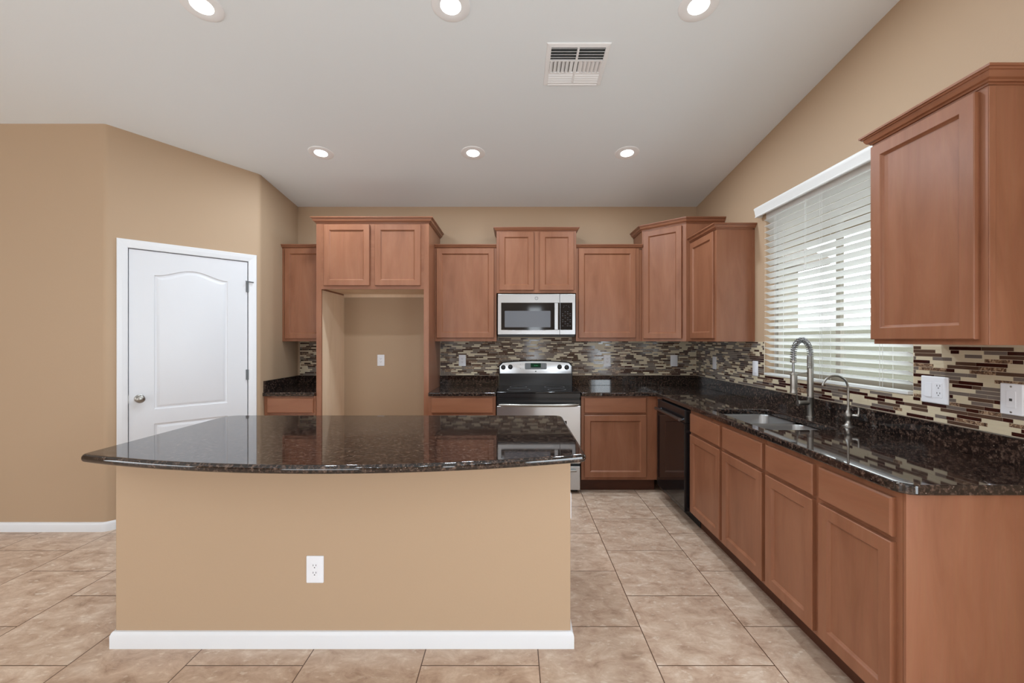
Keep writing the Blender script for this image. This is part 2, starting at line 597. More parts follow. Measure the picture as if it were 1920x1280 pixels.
def holed_wall(axis, pos, th, lo, hi_, holes):
    """wall along x (axis 'x', at y = pos) or along y, with window openings (a0, a1, z0, z1)"""
    mb = MB()
    cuts = sorted({lo, hi_} | {h[0] for h in holes} | {h[1] for h in holes})
    for a, b in zip(cuts, cuts[1:]):
        hh = [h for h in holes if h[0] <= a and h[1] >= b]
        P = [(a, pos), (b, pos), (b, pos - th), (a, pos - th)]
        if axis == 'y': P = [(pos, a), (pos, b), (pos - th, b), (pos - th, a)]
        if hh:
            mb.prism(P, 0, hh[0][2]); mb.prism(P, hh[0][3], cz)
        else:
            mb.prism(P, 0, cz)
    return mb


struct(holed_wall('x', YR, .12, XW - .12, XR + .14, [(-4.7, -2.1, .25, 2.35), (.44, .80, .25, 2.35)]).build('wall_rear', M['wall']))
struct(holed_wall('y', XR, -.14, YR, YS, [(-1.9, 0.4, .03, 2.12)]).build('wall_patio', M['wall']))
struct(holed_wall('y', XW, .12, YR, AY + .12, [(-2.6, 0.2, .5, 2.4)]).build('wall_far_left', M['wall']))

# baseboards
BBP = [(0, 0), (.014, 0), (.014, .058), (.010, .070), (.006, .076), (0, .078)]
BBP = [(o, h * 0.86) for o, h in BBP]
mb = MB(); mb.sweep([(XW, AY)] + cA + [pp(.062, 0)], BBP, 0)
struct(mb.build('baseboard_left', M['white'], smooth=30))
mb = MB(); mb.sweep([pp(.975, 0)] + cB + [(BX, YB - .61)], BBP, 0)
struct(mb.build('baseboard_pantry', M['white'], smooth=30))

# ------------------------------------------------------------------ pantry door
D0 = 0.129; D1 = 0.908; DTOP = 2.073
door_d = -0.004
mb = MB()
AXC = (D0 + D1) / 2


def arch_panel(mb, a0, a1, z0, zs, rise, d):
    """moulded recessed-and-raised panel outline: arched (camber) top"""
    def outline(ins, dd):
        n = 20
        pts = [PANTRY(a0 + ins, d + dd, z0 + ins), PANTRY(a1 - ins, d + dd, z0 + ins)]
        for i in range(n + 1):
            t = i / n
            a = a1 - ins + (a0 - a1 + 2 * ins) * t
            u = (t - 0.5) * 2
            h = rise * 0.5 * (1 + math.cos(math.pi * max(-1, min(1, u))))
            pts.append(PANTRY(a, d + dd, zs - ins + h))
        return pts
    return outline


# slab front face with two cut outlines is made of: stiles/rails as one face ring per panel
def slab_with_panels():
    bm = mb.bm
    d = door_d
    outl = [((0.275, 0.762, 0.853, 1.890, 0.058)), ((0.275, 0.762, 0.215, 0.742, 0.0))]
    edges = []
    outer = [PANTRY(D0, d, .008), PANTRY(D1, d, .008), PANTRY(D1, d, DTOP), PANTRY(D0, d, DTOP)]
    ov = [bm.verts.new(p) for p in outer]
    edges += [bm.edges.new((ov[i], ov[(i + 1) % 4])) for i in range(4)]
    for (a0, a1, z0, zs, rise) in outl:
        f = arch_panel(mb, a0, a1, z0, zs, rise, d)
        steps = [(0, 0), (.006, -.006), (.016, -.008), (.032, -.001), (.036, 0)]
        rv = [[bm.verts.new(p) for p in f(i_, d_)] for i_, d_ in steps]
        n = len(rv[0])
        edges += [bm.edges.new((rv[0][i], rv[0][(i + 1) % n])) for i in range(n)]
        for A, B in zip(rv, rv[1:]):
            for i in range(n):
                bm.faces.new([A[i], A[(i + 1) % n], B[(i + 1) % n], B[i]])
        bm.faces.new(rv[-1])
    bmesh.ops.triangle_fill(bm, use_beauty=True, use_dissolve=False, edges=edges)
    bk = [bm.verts.new(PANTRY(a, d - .035, z)) for a, z in ((D0, .008), (D1, .008), (D1, DTOP), (D0, DTOP))]
    for i in range(4):
        bm.faces.new([ov[i], ov[(i + 1) % 4], bk[(i + 1) % 4], bk[i]])
    bm.faces.new(bk[::-1])


slab_with_panels()
door = struct(mb.build('door_1', M['door'], smooth=22))
mb = MB()      # casing with jamb
CW = 0.062
C0, C1, CT = D0 - .006 - CW, D1 + .006 + CW, DTOP + .006 + CW


def casing_ring(ins, d):
    return [PANTRY(C0 + ins, d, 0), PANTRY(C0 + ins, d, CT - ins), PANTRY(C1 - ins, d, CT - ins), PANTRY(C1 - ins, d, 0)]


rr = [casing_ring(i, d) for i, d in ((0, 0.0005), (0, .014), (.004, .017), (.030, .015), (.056, .010), (CW, .008), (CW, -.041), (CW + .018, -.041), (CW + .018, -.10))]
for A, B in zip(rr, rr[1:]):
    for i in range(3):
        mb.face([A[i], A[i + 1], B[i + 1], B[i]])
mb.build('door_frame', M['white'], door, smooth=40)
mb = MB()
kz, ka = 0.945, 0.190
kc = Vector(PANTRY(ka, door_d, kz)); kn = Vector((PUY, -PUX, 0))
mb.lathe(kc, kn, [(0, .030), (.004, .031), (.008, .026), (.012, .013), (.030, .011), (.036, .022), (.045, .028), (.056, .029), (.064, .024), (.068, .012), (.069, .001)], 28)
mb.build('door_knob', M['nickel'], door, smooth=50)
for hz in (1.855, 1.085, 0.25):
    mb = MB()
    c = PANTRY(D1 + .003, .006, hz - .045)
    mb.tube([c, (c[0], c[1], hz + .045)], .0065, 10)
    mb.fbox(PANTRY, D1 - .012, D1 + .010, -.003, .0015, hz - .045, hz + .045)
    if hz > 1.5:
        a = PANTRY(D1 + .003, .010, hz + .047); b_ = PANTRY(D1 + .040, .032, hz + .040)
        mb.tube([a, b_], .005, 8)
        e = PANTRY(D1 - .02, .03, hz + .047)
        mb.tube([a, e], .004, 8)
    mb.build('hinge', M['grey_plastic'], door, smooth=40)
mb = MB(); mb.fbox(PANTRY, D0 - .004, D0 - .001, -.004, .003, kz - .03, kz + .03)
mb.build('strike_plate', M['nickel'], door)

# ------------------------------------------------------------------ cabinets
DOOR_STEPS = [(0, -.020), (0, -.003), (.003, 0), (.050, 0), (.0525, -.002), (.055, -.006), (.061, -.012)]
DRAWER_STEPS = [(0, -.020), (0, -.005), (.006, 0), (.007, 0)]
CROWN = [(0, 0), (.004, 0), (.004, .006), (.010, .007), (.012, .012), (.020, .015), (.026, .024), (.028, .031), (.033, .032), (.035, .037), (.040, .038), (.040, .045), (0, .045)]
CROWN_S = [(0, 0), (.003, 0), (.003, .005), (.008, .006), (.010, .010), (.016, .013), (.021, .021), (.023, .026), (.027, .027), (.030, .030), (.030, .037), (0, .037)]
DT = 0.020


def cab_door(fr, root, a0, a1, z0, z1, d, name='door'):
    mb = MB(); mb.panel(fr, min(a0, a1), max(a0, a1), z0, z1, d + DT, DOOR_STEPS)
    return mb.build(name, M['wood'], root)


def cab_drawer(fr, root, a0, a1, z0, z1, d, horiz):
    mb = MB(); mb.panel(fr, min(a0, a1), max(a0, a1), z0, z1, d + DT, DRAWER_STEPS)
    return mb.build('drawer', horiz, root)


def crown(root, path, z, prof=CROWN):
    mb = MB(); mb.sweep(path, prof, z)
    return mb.build('crown_moulding', M['wood_flat'], root, smooth=25)


UZ = 1.376
G_UP = 'wall cabinets'

# far left wall cabinet, in the nook by the pantry
UD = 0.305
fy = YB - UD
r = thing('wall_cabinet', 'brown wall cabinet in the nook beside the pantry wall, partly hidden by the refrigerator surround', 'cabinet', (-2.04, YB, UZ))
mb = MB(); mb.fbox(BACK, -2.2765, -1.808, 0, UD, UZ, 2.30); mb.build('cabinet_body', M['wood'], r, .0015)
cab_door(BACK, r, -2.245, -1.83, UZ + .026, 2.284, UD)
crown(r, [(-2.2765, fy), (-1.808, fy)], 2.287, CROWN_S)

# refrigerator surround
FD = 0.60
FY = YB - FD
FL0, FL1, FR0, FR1 = -1.806, -1.760, -.825, -.779
r = thing('refrigerator_surround', 'tall brown cabinet surround with two doors above an empty refrigerator alcove', 'cabinet', (-1.29, YB, 0))
mb = MB()
mb.fbox(BACK, FL0, FL0 + .018, 0.001, FD - .019, 0, 2.455)
mb.fbox(BACK, FL0, FL1, FD - .019, FD, 0, 2.455)
mb.build('side_panel', [M['wood']], r)
mb = MB(); mb.fbox(BACK, FL0 + .018, FL0 + .020, 0.002, FD - .019, 0, 1.8525)
mb.build('panel_lining', M['maple'], r)['label'] = 'pale maple inner lining'
mb = MB()
mb.fbox(BACK, FR1 - .018, FR1, 0.001, FD - .019, 0, 2.455)
mb.fbox(BACK, FR0, FR1, FD - .019, FD, 0, 2.455)
mb.build('side_panel', M['wood'], r)
mb = MB(); mb.fbox(BACK, FL0 + .018, FR1 - .018, 0.001, FD - .001, 1.875, 2.455)
mb.fbox(BACK, FL1, FR0, FD - .02, FD - .0005, 1.8525, 1.9)
mb.build('cabinet_body', M['wood_flat'], r)
mb = MB(); mb.fbox(BACK, FL0 + .02, FR1 - .018, 0.001, FD - .021, 1.868, 1.875)
mb.fbox(BACK, FL0 + .02, FR1 - .018, 0.001, .02, 1.835, 1.868)
mb.build('cabinet_bottom', M['maple'], r)
cab_door(BACK, r, -1.733, -1.317, 1.884, 2.440, FD)
cab_door(BACK, r, -1.267, -.853, 1.884, 2.440, FD)
crown(r, [(FL0, YB - .33), (FL0, FY), (FR1, FY), (FR1, YB - .002)], 2.452, [(o, h * 1.2) for o, h in CROWN])

# wall cabinet left of the microwave
MX0, MX1 = -.172, .606
r = thing('wall_cabinet', 'single-door brown wall cabinet between the refrigerator alcove and the microwave', 'cabinet', (-.475, YB, UZ))
mb = MB(); mb.fbox(BACK, FR1 + .001, MX0 - .001, 0, UD, UZ, 2.30); mb.build('cabinet_body', M['wood'], r, .0015)
cab_door(BACK, r, -.760, -.197, UZ + .034, 2.284, UD)
crown(r, [(FR1 + .001, fy), (MX0 - .001, fy)], 2.287, CROWN_S)

# cabinet above the microwave
MD = 0.33
r = thing('wall_cabinet', 'small two-door brown cabinet directly above the microwave', 'cabinet', (.217, YB, 1.846))
mb = MB(); mb.fbox(BACK, MX0, MX1, 0, MD, 1.846, 2.462); mb.build('cabinet_body', M['wood'], r, .0015)
cab_door(BACK, r, -.145, .191, 1.873, 2.440, MD)
cab_door(BACK, r, .249, .580, 1.873, 2.440, MD)
crown(r, [(MX0, YB - .002), (MX0, YB - MD), (MX1, YB - MD), (MX1, YB - .002)], 2.448, CROWN_S)

# wall cabinet right of the microwave
CX0 = 1.257
r = thing('wall_cabinet', 'single-door brown wall cabinet between the microwave and the angled corner cabinet', 'cabinet', (.93, YB, UZ))
mb = MB(); mb.fbox(BACK, MX1 + .001, 1.2265, 0, UD, UZ, 2.30)
mb.fbox(BACK, 1.2265, CX0 - .001, 0, UD - .012, UZ, 2.28)
mb.build('cabinet_body', M['wood'], r, .0015)
cab_door(BACK, r, .632, 1.190, UZ + .034, 2.284, UD)
crown(r, [(MX1 + .001, fy), (CX0 - .001, fy)], 2.287, CROWN_S)

# diagonal corner cabinet
CP = [(CX0, YB - .003), (CX0, fy), (1.570, 3.920), (XR - .003, 3.920)]
r = thing('corner_cabinet', 'tall angled brown corner wall cabinet where the two tiled walls meet', 'cabinet', (1.65, 4.25, UZ))
mb = MB(); mb.prism(CP + [(XR - .003, YB - .003)], UZ, 2.462); mb.build('cabinet_body', M['wood'], r, .0015)
dl = math.hypot(CP[2][0] - CP[1][0], CP[2][1] - CP[1][1])
ux, uy = (CP[2][0] - CP[1][0]) / dl, (CP[2][1] - CP[1][1]) / dl
DIAG = frame(CP[1][0], CP[1][1], ux, uy, uy, -ux)
cab_door(DIAG, r, .022, dl - .035, UZ + .026, 2.440, 0)
crown(r, [CP[0], CP[1], CP[2], CP[3]], 2.452, [(o, h * 1.2) for o, h in CROWN])

# small cabinet on the right wall before the window
SY0, SY1 = 3.427, 3.919
r = thing('wall_cabinet', 'narrow brown wall cabinet between the angled corner cabinet and the window', 'cabinet', (XR, 3.67, UZ))
mb = MB(); mb.fbox(RIGHT, SY0, SY1, 0, UD, UZ, 2.30)
mb.fbox(RIGHT, SY0 - .004, SY0, 0.0, .020, UZ, 2.285)
mb.build('cabinet_body', M['wood'], r, .0015)
cab_door(RIGHT, r, SY0 + .026, SY1 - .020, UZ + .026, 2.262, UD)
crown(r, [(XR - UD, SY1), (XR - UD, SY0), (XR - .002, SY0)], 2.270, CROWN)

# near cabinet on the right wall
NY0, NY1 = 1.462, 1.926
r = thing('wall_cabinet', 'large close brown wall cabinet right of the window, above the double switch plate', 'cabinet', (XR, 1.69, UZ))
mb = MB(); mb.fbox(RIGHT, NY0, NY1, 0, UD, UZ - .004, 2.30)
mb.fbox(RIGHT, NY0 - .0035, NY0, UD - .022, UD, UZ - .004, 2.255)
mb.build('cabinet_body', M['wood'], r, .0015)
cab_door(RIGHT, r, NY0 + .027, NY1 - .002, UZ + .016, 2.250, UD)
crown(r, [(XR - .002, NY1), (XR - UD, NY1), (XR - UD, NY0), (XR - .002, NY0)], 2.257, [(o, h * 1.15) for o, h in CROWN])

# ---- base cabinets
CT0, CT1 = 0.879, 0.914       # counter underside / top
BD = 0.61


def base_back(x0, x1, label, doors, drawers, stile=None):
    r = thing('base_cabinet', label, 'cabinet', ((x0 + x1) / 2, YB - BD / 2, 0))
    mb = MB(); mb.fbox(BACK, x0, x1, 0.001, BD, .116, CT0); mb.build('cabinet_body', M['wood'], r, .0015)
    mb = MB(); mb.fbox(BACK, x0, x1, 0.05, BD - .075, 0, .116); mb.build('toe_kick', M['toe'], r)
    for a, b in drawers: cab_drawer(BACK, r, a, b, .727, .862, BD, M['wood_flat'])
    for a, b in doors: cab_door(BACK, r, a, b, .143, .706, BD)
    return r


base_back(-2.276, -1.808, 'brown base cabinet under the short counter beside the pantry wall', [(-2.243, -1.822)], [(-2.243, -1.822)])
base_back(-.778, -.166, 'brown base cabinet between the refrigerator alcove and the range', [(-.752, -.192)], [(-.752, -.192)])
base_back(.610, 1.300, 'brown base cabinet right of the range, with one drawer over one door', [(.638, 1.200)], [(.638, 1.200)])
RD = XR - 1.305          # base depth on the right wall
DWY0, DWY1 = 3.172, 3.782


def base_right(y0, y1, label, spans, kind):
    r = thing('base_cabinet', label, 'cabinet', (XR - RD / 2, (y0 + y1) / 2, 0))
    mb = MB(); mb.fbox(RIGHT, y0, y1, RD - .022, RD, .116, CT0)
    mb.fbox(RIGHT, y0, y1, 0.001, RD - .022, .116, .60)
    mb.fbox(RIGHT, y0, y0 + .018, 0.001, RD - .045, .60, CT0); mb.fbox(RIGHT, y1 - .018, y1, 0.001, RD - .045, .60, CT0)
    mb.build('cabinet_body', M['wood'], r)
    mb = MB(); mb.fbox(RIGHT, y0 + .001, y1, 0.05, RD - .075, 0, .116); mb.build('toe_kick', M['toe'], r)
    for a, b in spans:
        cab_drawer(RIGHT, r, a, b, .718, .853, RD, M['wood_flat_y'])
        cab_door(RIGHT, r, a, b, .135, .700, RD)
    return r


base_right(2.218, 3.170, 'brown sink base cabinet with two doors, between the dishwasher and the end cabinet',
           [(2.694, 3.142), (2.234, 2.659)], 0)
EY0 = 1.442
r = base_right(EY0, 2.216, 'close brown base cabinet at the open end of the right counter', [(1.854, 2.201), (1.466, 1.818)], 0)
mb = MB(); mb.fbox(RIGHT, EY0 - .012, EY0 - .0005, 0.001, RD - .001, 0, CT0)
mb.build('end_panel', M['wood'], r, .001)

# ------------------------------------------------------------------ countertops


def slab(name, outer, holes, z0, z1, root, bevel, part='slab'):
    mb = MB(); bm = mb.bm
    edges = []
    for loop in [outer] + holes:
        v = [bm.verts.new((x, y, z0)) for x, y in loop]
        edges += [bm.edges.new((v[i], v[(i + 1) % len(v)])) for i in range(len(v))]
    res = bmesh.ops.triangle_fill(bm, use_beauty=True, use_dissolve=False, edges=edges)
    faces = [g for g in res['geom'] if isinstance(g, bmesh.types.BMFace)]
    ex = bmesh.ops.extrude_face_region(bm, geom=faces)
    bmesh.ops.translate(bm, vec=(0, 0, z1 - z0), verts=[g for g in ex['geom'] if isinstance(g, bmesh.types.BMVert)])
    ob = mb.build(part, M['granite'], root, bevel, 4, smooth=40)
    wn = ob.modifiers.new('weighted_normal', 'WEIGHTED_NORMAL')
    wn.weight = 100
    wn.keep_sharp = True
    return ob


def rrect(x0, x1, y0, y1, r, n=5):
    pts = []
    for cx, cy, a0 in ((x1 - r, y1 - r, 0), (x0 + r, y1 - r, 90), (x0 + r, y0 + r, 180), (x1 - r, y0 + r, 270)):
        for i in range(n + 1):
            a = math.radians(a0 + 90 * i / n)
            pts.append((cx + r * math.cos(a), cy + r * math.sin(a)))
    return pts


CFY = YB - .640        # front edge of the back counters
SPT = 1.018            # top of the granite upstand
r = thing('countertop', 'short dark granite counter in the nook beside the pantry wall', 'countertop', (-2.04, 4.2, CT0))
slab('x', [(-2.2765, CFY), (-1.808, CFY), (-1.808, YB), (-2.2765, YB)], [], CT0, CT1, r, .009)
mb = MB()
mb.box(-2.2765, -1.808, YB - .02, YB, CT1, SPT); mb.box(-2.2765, -2.2565, CFY + .015, YB - .02, CT1, SPT)
mb.build('upstand', M['granite'], r, .002)
r = thing('countertop', 'dark granite counter between the refrigerator alcove and the range', 'countertop', (-.475, 4.2, CT0))
slab('x', [(FR1 + .001, CFY), (-.165, CFY), (-.165, YB), (FR1 + .001, YB)], [], CT0, CT1, r, .009)
mb = MB()
mb.box(FR1 + .001, -.165, YB - .02, YB, CT1, SPT)
mb.build('upstand', M['granite'], r, .002)

CFX = 1.278
SX0, SX1, SY_0, SY_1 = 1.348, 1.735, 2.275, 2.955
CEY = 1.405
r = thing('countertop', 'long L-shaped dark granite counter holding the sink', 'countertop', (1.6, 3.0, CT0))
outer = [(.609, YB), (.609, CFY), (CFX, CFY)]
outer += [(CFX, CEY + .05), (CFX + .006, CEY + .026), (CFX + .026, CEY + .006), (CFX + .05, CEY), (XR, CEY), (XR, YB)]
slab('x', outer, [rrect(SX0, SX1, SY_0, SY_1, .05)], CT0, CT1, r, .009)
mb = MB()
mb.box(.609, XR - .02, YB - .02, YB, CT1, SPT)
mb.box(XR - .02, XR, CEY, YB, CT1, SPT)
mb.build('upstand', M['granite'], r, .002)

# ------------------------------------------------------------------ sink
r = thing('kitchen_sink', 'double-bowl stainless steel sink set under the granite counter', 'sink', ((SX0 + SX1) / 2, 2.615, .66))


def bowl(y0, y1, name='bowl'):
    mb = MB()
    x0, x1 = SX0 + .004, SX1 - .004
    rings = []
    for ins, z, rad in ((-.012, .8785, .06), (0.0, .8785, .05), (.003, .870, .05), (.010, .72, .05), (.022, .692, .045), (.05, .686, .03)):
        rings.append([(x, y, z) for x, y in rrect(x0 + ins, x1 - ins, y0 + ins, y1 - ins, rad)])
    mb.loops(rings, cap0=False, cap1=True)
    b = mb.build(name, M['steel_h'], r, smooth=50)
    mb = MB()
    cx, cy = (x0 + x1) / 2 + .04, (y0 + y1) / 2
    mb.lathe((cx, cy, .6865), (0, 0, 1), [(0, .044), (.002, .044), (.003, .038), (.0005, .030), (.0005, .001)], 20)
    mb.build('drain', M['chrome'], r, smooth=40)
    return b


bowl(SY_0 + .002, 2.603)
bowl(2.627, SY_1 - .002)
mb = MB(); mb.box(SX0 + .003, SX1 - .003, 2.600, 2.630, .862, .8695); mb.build('divider', M['steel_h'], r, .003)

# ------------------------------------------------------------------ faucets
CT1 += .0006
fx, fyy = 1.825, 2.645
r = thing('kitchen_faucet', 'tall brushed nickel spring-neck faucet behind the sink', 'faucet', (fx, fyy, CT1))
mb = MB()
mb.lathe((fx, fyy, CT1), (0, 0, 1), [(0, .0245), (.004, .0245), (.006, .0185), (.118, .0185), (.120, .0195), (.124, .0195), (.126, .0170), (.30, .0170)], 28)
mb.build('body', M['nickel'], r, smooth=40)
mb = MB()
prof = []
z = .30
while z < .375:
    prof += [(z, .0165), (z + .002, .0180), (z + .0055, .0180), (z + .0075, .0165)]
    z += .0075
mb.lathe((fx, fyy, CT1), (0, 0, 1), prof, 24)
mb.build('collar', M['nickel'], r, smooth=60)
reach = .118
hx, hy = fx - reach, fyy - .02
arc = []
zt = CT1 + .37
for i in range(41):
    t = math.pi * i / 40
    arc.append((fx - reach / 2 + reach / 2 * math.cos(t), fyy - .02 * (1 - math.cos(t)) / 2, zt + .105 * math.sin(t) ** 0.9 if 0 < i < 40 else zt))
ext = [(hx, hy, zt - .03), (hx, hy, zt - .07), (hx, hy, zt - .105)]
mb = MB(); mb.tube(arc + ext, .0068, 10); mb.build('hose', M['chrome'], r, smooth=60)
# spring helix around the hose
path = [Vector(p) for p in arc + [(hx, hy, zt - .02)]]
cum = [0]
for a, b in zip(path, path[1:]): cum.append(cum[-1] + (b - a).length)


def at_len(s):
    for i in range(len(path) - 1):
        if s <= cum[i + 1] or i == len(path) - 2:
            t = (s - cum[i]) / max(1e-6, cum[i + 1] - cum[i])
            return path[i].lerp(path[i + 1], t), (path[i + 1] - path[i]).normalized()


turns, per = 21, 12
hel = []
side = Vector((0.167, -0.986, 0)).normalized()
for k in range(turns * per + 1):
    s = cum[-1] * k / (turns * per)
    p, t = at_len(s)
    n1 = side - t * side.dot(t); n1.normalize(); n2 = t.cross(n1)
    a = 2 * math.pi * k / per
    hel.append(p + (n1 * math.cos(a) + n2 * math.sin(a)) * .0150)
mb = MB(); mb.tube(hel, .0030, 6); mb.build('spring', M['chrome'], r, smooth=80)
mb = MB()
mb.lathe((hx, hy, zt - .02), (0, 0, -1), [(0, .016), (.003, .0165), (.012, .0165), (.015, .010)], 20)
mb.lathe((hx, hy, zt - .09), (0, 0, -1), [(0, .009), (.004, .0145), (.02, .0165), (.10, .0165), (.112, .0155), (.122, .0185), (.128, .0185), (.130, .014)], 24)
mb.box(hx + .0155, hx + .0215, hy - .006, hy + .006, zt - .19, zt - .105)
mb.build('spray_head', M['nickel'], r, smooth=40)
mb = MB()
zc = zt - .100
mb.tube([(fx - .015, fyy, zc + .004), (fx - .06, fyy - .008, zc + .002), (hx + .015, hy, zc - .004)], .0035, 8)
ring = [(hx + .0195 * math.cos(t * math.pi / 9), hy + .0195 * math.sin(t * math.pi / 9), zc - .004) for t in range(19)]
mb.tube(ring, .003, 6)
mb.build('holder_arm', M['nickel'], r, smooth=60)
mb = MB()
zh = CT1 + .088
mb.lathe((fx - .012, fyy, zh), (-1, -.12, 0), [(0, .0145), (.055, .0145), (.060, .0165), (.072, .0165), (.075, .014)], 20)
mb.tube([(fx - .083, fyy - .012, zh + .004), (fx - .092, fyy - .016, zh + .030), (fx - .100, fyy - .020, zh + .085)], [.0048, .0042, .0036], 8)
mb.build('lever_handle', M['nickel'], r, smooth=40)

wx, wy = 1.838, 2.362
r = thing('filter_faucet', 'slim brushed nickel gooseneck tap in front of the window, closer than the spring-neck faucet', 'faucet', (wx, wy, CT1))
mb = MB()
mb.lathe((wx, wy, CT1), (0, 0, 1), [(0, .030), (.003, .030), (.006, .020), (.016, .0145), (.032, .011), (.042, .0145), (.056, .0185), (.070, .018), (.082, .0125), (.090, .009), (.105, .0075)], 24)
mb.build('base', M['nickel'], r, smooth=50)
mb = MB()
pts = [(wx, wy, CT1 + .10), (wx, wy, CT1 + .16), (wx, wy, CT1 + .205)]
for i in range(1, 19):
    t = math.radians(165 * i / 18)
    pts.append((wx - .072 + .072 * math.cos(t), wy, CT1 + .205 + .074 * math.sin(t)))
mb.tube(pts, .0058, 12); mb.build('spout', M['nickel'], r, smooth=60)
mb = MB()
mb.lathe((wx + .010, wy - .008, CT1 + .062), (.8, -.6, 0), [(0, .008), (.020, .008), (.024, .0105), (.032, .0105), (.036, .007)], 16)
mb.tube([(wx + .034, wy - .026, CT1 + .058), (wx + .036, wy - .027, CT1 + .085), (wx + .036, wy - .027, CT1 + .108)], [.0075, .0052, .0068], 12)
mb.build('lever_handle', M['nickel'], r, smooth=50)

CT1 -= .0006

# ------------------------------------------------------------------ mosaic backsplash
random.seed(11)
TILE_M = [M['grout'], M['t_cream'], M['t_grey'], M['t_dark'], M['t_brown'], M['t_marble']]


def backsplash(fr, s0, s1, regions, label, loc):
    mb = MB()
    for a0, a1, z0, z1 in regions:
        mb.fbox(fr, a0, a1, 0.0003, .0055, z0, z1, 0)
    pitch, gap, off = .0162, .0018, .0068
    row = 0
    z = SPT + .004
    while z < 1.40:
        a = s0 - random.random() * .12
        spans = []
        for a0, a1, z0, z1 in sorted(regions):
            if z0 < z + pitch * .5 < z1:
                if spans and a0 - spans[-1][1] < .012:
                    spans[-1] = (spans[-1][0], a1, max(z0, spans[-1][2]), min(z1, spans[-1][3]))
                else:
                    spans.append((a0, a1, z0, z1))
        last = None
        while a < s1:
            L = random.choice((.036, .05, .068, .082, .098, .115, .13))
            k = random.choices((1, 2, 3, 4, 5), (35, 23, 24, 8, 10))[0]
            if k == last and k != 2: k = random.choice((1, 2, 3, 4))
            if k == 1: L = max(L, .062)
            last = k
            for a0, a1, z0, z1 in spans:
                b0, b1 = max(a + gap / 2, a0 + .003), min(a + L - gap / 2, a1 - .003)
                zz1 = min(z + pitch - gap, z1 - .0015)
                if b1 - b0 > .005 and zz1 - z > .004:
                    mb.fbox(fr, b0, b1, .0045, off, max(z, z0 + .001), zz1, k)
            a += L
        z += pitch
        row += 1
    return tag(mb.build('tile_backsplash', TILE_M, thing_none), label, 'backsplash')


thing_none = None
backsplash(BACK, -2.257, -1.81, [(-2.254, -1.808, SPT + .001, UZ - .001)],
           'strip of mosaic tile backsplash in the nook left of the refrigerator alcove', None)
backsplash(BACK, FR1, XR, [(FR1 + .001, MX0 - .002, SPT + .001, UZ - .001), (MX0 - .002, MX1 + .003, SPT + .001, 1.428), (-.163, .607, SPT - .1, SPT), (MX1 + .003, XR - .0005, SPT + .001, UZ - .001)],
           'brown and cream mosaic tile backsplash behind the range', None)
backsplash(RIGHT, CEY, YB, [(3.286, YB - .007, SPT + .001, UZ - .001), (2.060, 3.286, SPT + .001, 1.121), (CEY, 2.060, SPT + .001, UZ - .006)],
           'brown and cream mosaic tile backsplash under and beside the window', None)

# ------------------------------------------------------------------ range
RX0, RX1 = -.160, .604
RXC = (RX0 + RX1) / 2
r = thing('electric_range', 'stainless steel and black electric range with a smooth glass cooktop', 'range', (RXC, 4.2, 0))
RF = .650     # front of the oven door from the wall
mb = MB()
mb.fbox(BACK, RX0 + .003, RX1 - .003, .03, RF - .045, .05, .905)
mb.fbox(BACK, RX0 + .02, RX1 - .02, .06, RF - .075, 0.0, .05)
mb.build('body', M['black'], r, .003)
mb = MB(); mb.fbox(BACK, RX0 + .001, RX1 - .001, .075, RF - .008, .905, .922); mb.build('cooktop', M['black_glass'], r, .005, 3)
for bx, by, br_ in ((-.18, .24, .085), (.18, .24, .10), (-.18, .47, .11), (.18, .47, .085)):
    mb = MB()
    mb.lathe((RXC + bx, YB - by, .9221), (0, 0, 1), [(0, br_), (.0003, br_), (.0003, br_ - .004), (0, br_ - .004)], 40, cap0=False, cap1=False)
    mb.build('burner_ring', M['grey_plastic'], r)
# front vent strip
mb = MB()
mb.fbox(BACK, RX0 + .004, RX1 - .004, RF - .045, RF - .012, .868, .904)
mb.fbox(BACK, RX0 + .01, RX1 - .01, RF - .045, RF - .030, .812, .868)
for z in (.826, .840, .854):
    mb.fbox(BACK, RX0 + .012, RX1 - .012, RF - .034, RF - .020, z, z + .005)
mb.build('vent_trim', M['black'], r, .0015)
# oven door
mb = MB(); mb.fbox(BACK, RX0 + .004, RX1 - .004, RF - .044, RF, .275, .792); od = mb.build('oven_door', M['steel'], r, .004, 3)
mb = MB(); mb.fbox(BACK, RX0 + .004, RX1 - .004, RF - .044, RF - .012, .7925, .846); mb.build('door_top_trim', M['black'], od, .002)
mb = MB(); mb.fbox(BACK, RX0 + .13, RX1 - .13, RF - .002, RF + .0015, .36, .66); mb.build('oven_window', M['black_glass'], od)
mb = MB()
pts = []
for i in range(17):
    t = -1 + 2 * i / 16
    pts.append(BACK(RXC + t * .358, RF + .018 + .030 * (1 - t ** 4), .806))
mb.tube(pts, [.010 if i in (0, 16) else .0145 for i in range(17)], 14)
for sgn in (-1, 1):
    mb.tube([BACK(RXC + sgn * .335, RF - .014, .803), BACK(RXC + sgn * .335, RF + .030, .806)], .010, 10)
mb.build('oven_handle', M['nickel'], od, smooth=60)
mb = MB(); mb.fbox(BACK, RX0 + .004, RX1 - .008, RF - .044, RF - .004, .035, .250); sd = mb.build('storage_drawer', M['steel'], r, .004, 3)
mb = MB()
mb.tube([BACK(RXC + t * .338, RF + .012 + .014 * (1 - t ** 4), .215) for t in [-1 + i / 8 for i in range(17)]], .0115, 12)
for sgn in (-1, 1):
    mb.tube([BACK(RXC + sgn * .325, RF - .006, .215), BACK(RXC + sgn * .325, RF + .014, .215)], .008, 10)
mb.build('drawer_handle', M['nickel'], sd, smooth=60)
# backguard: black shell with arched top and steel fascia


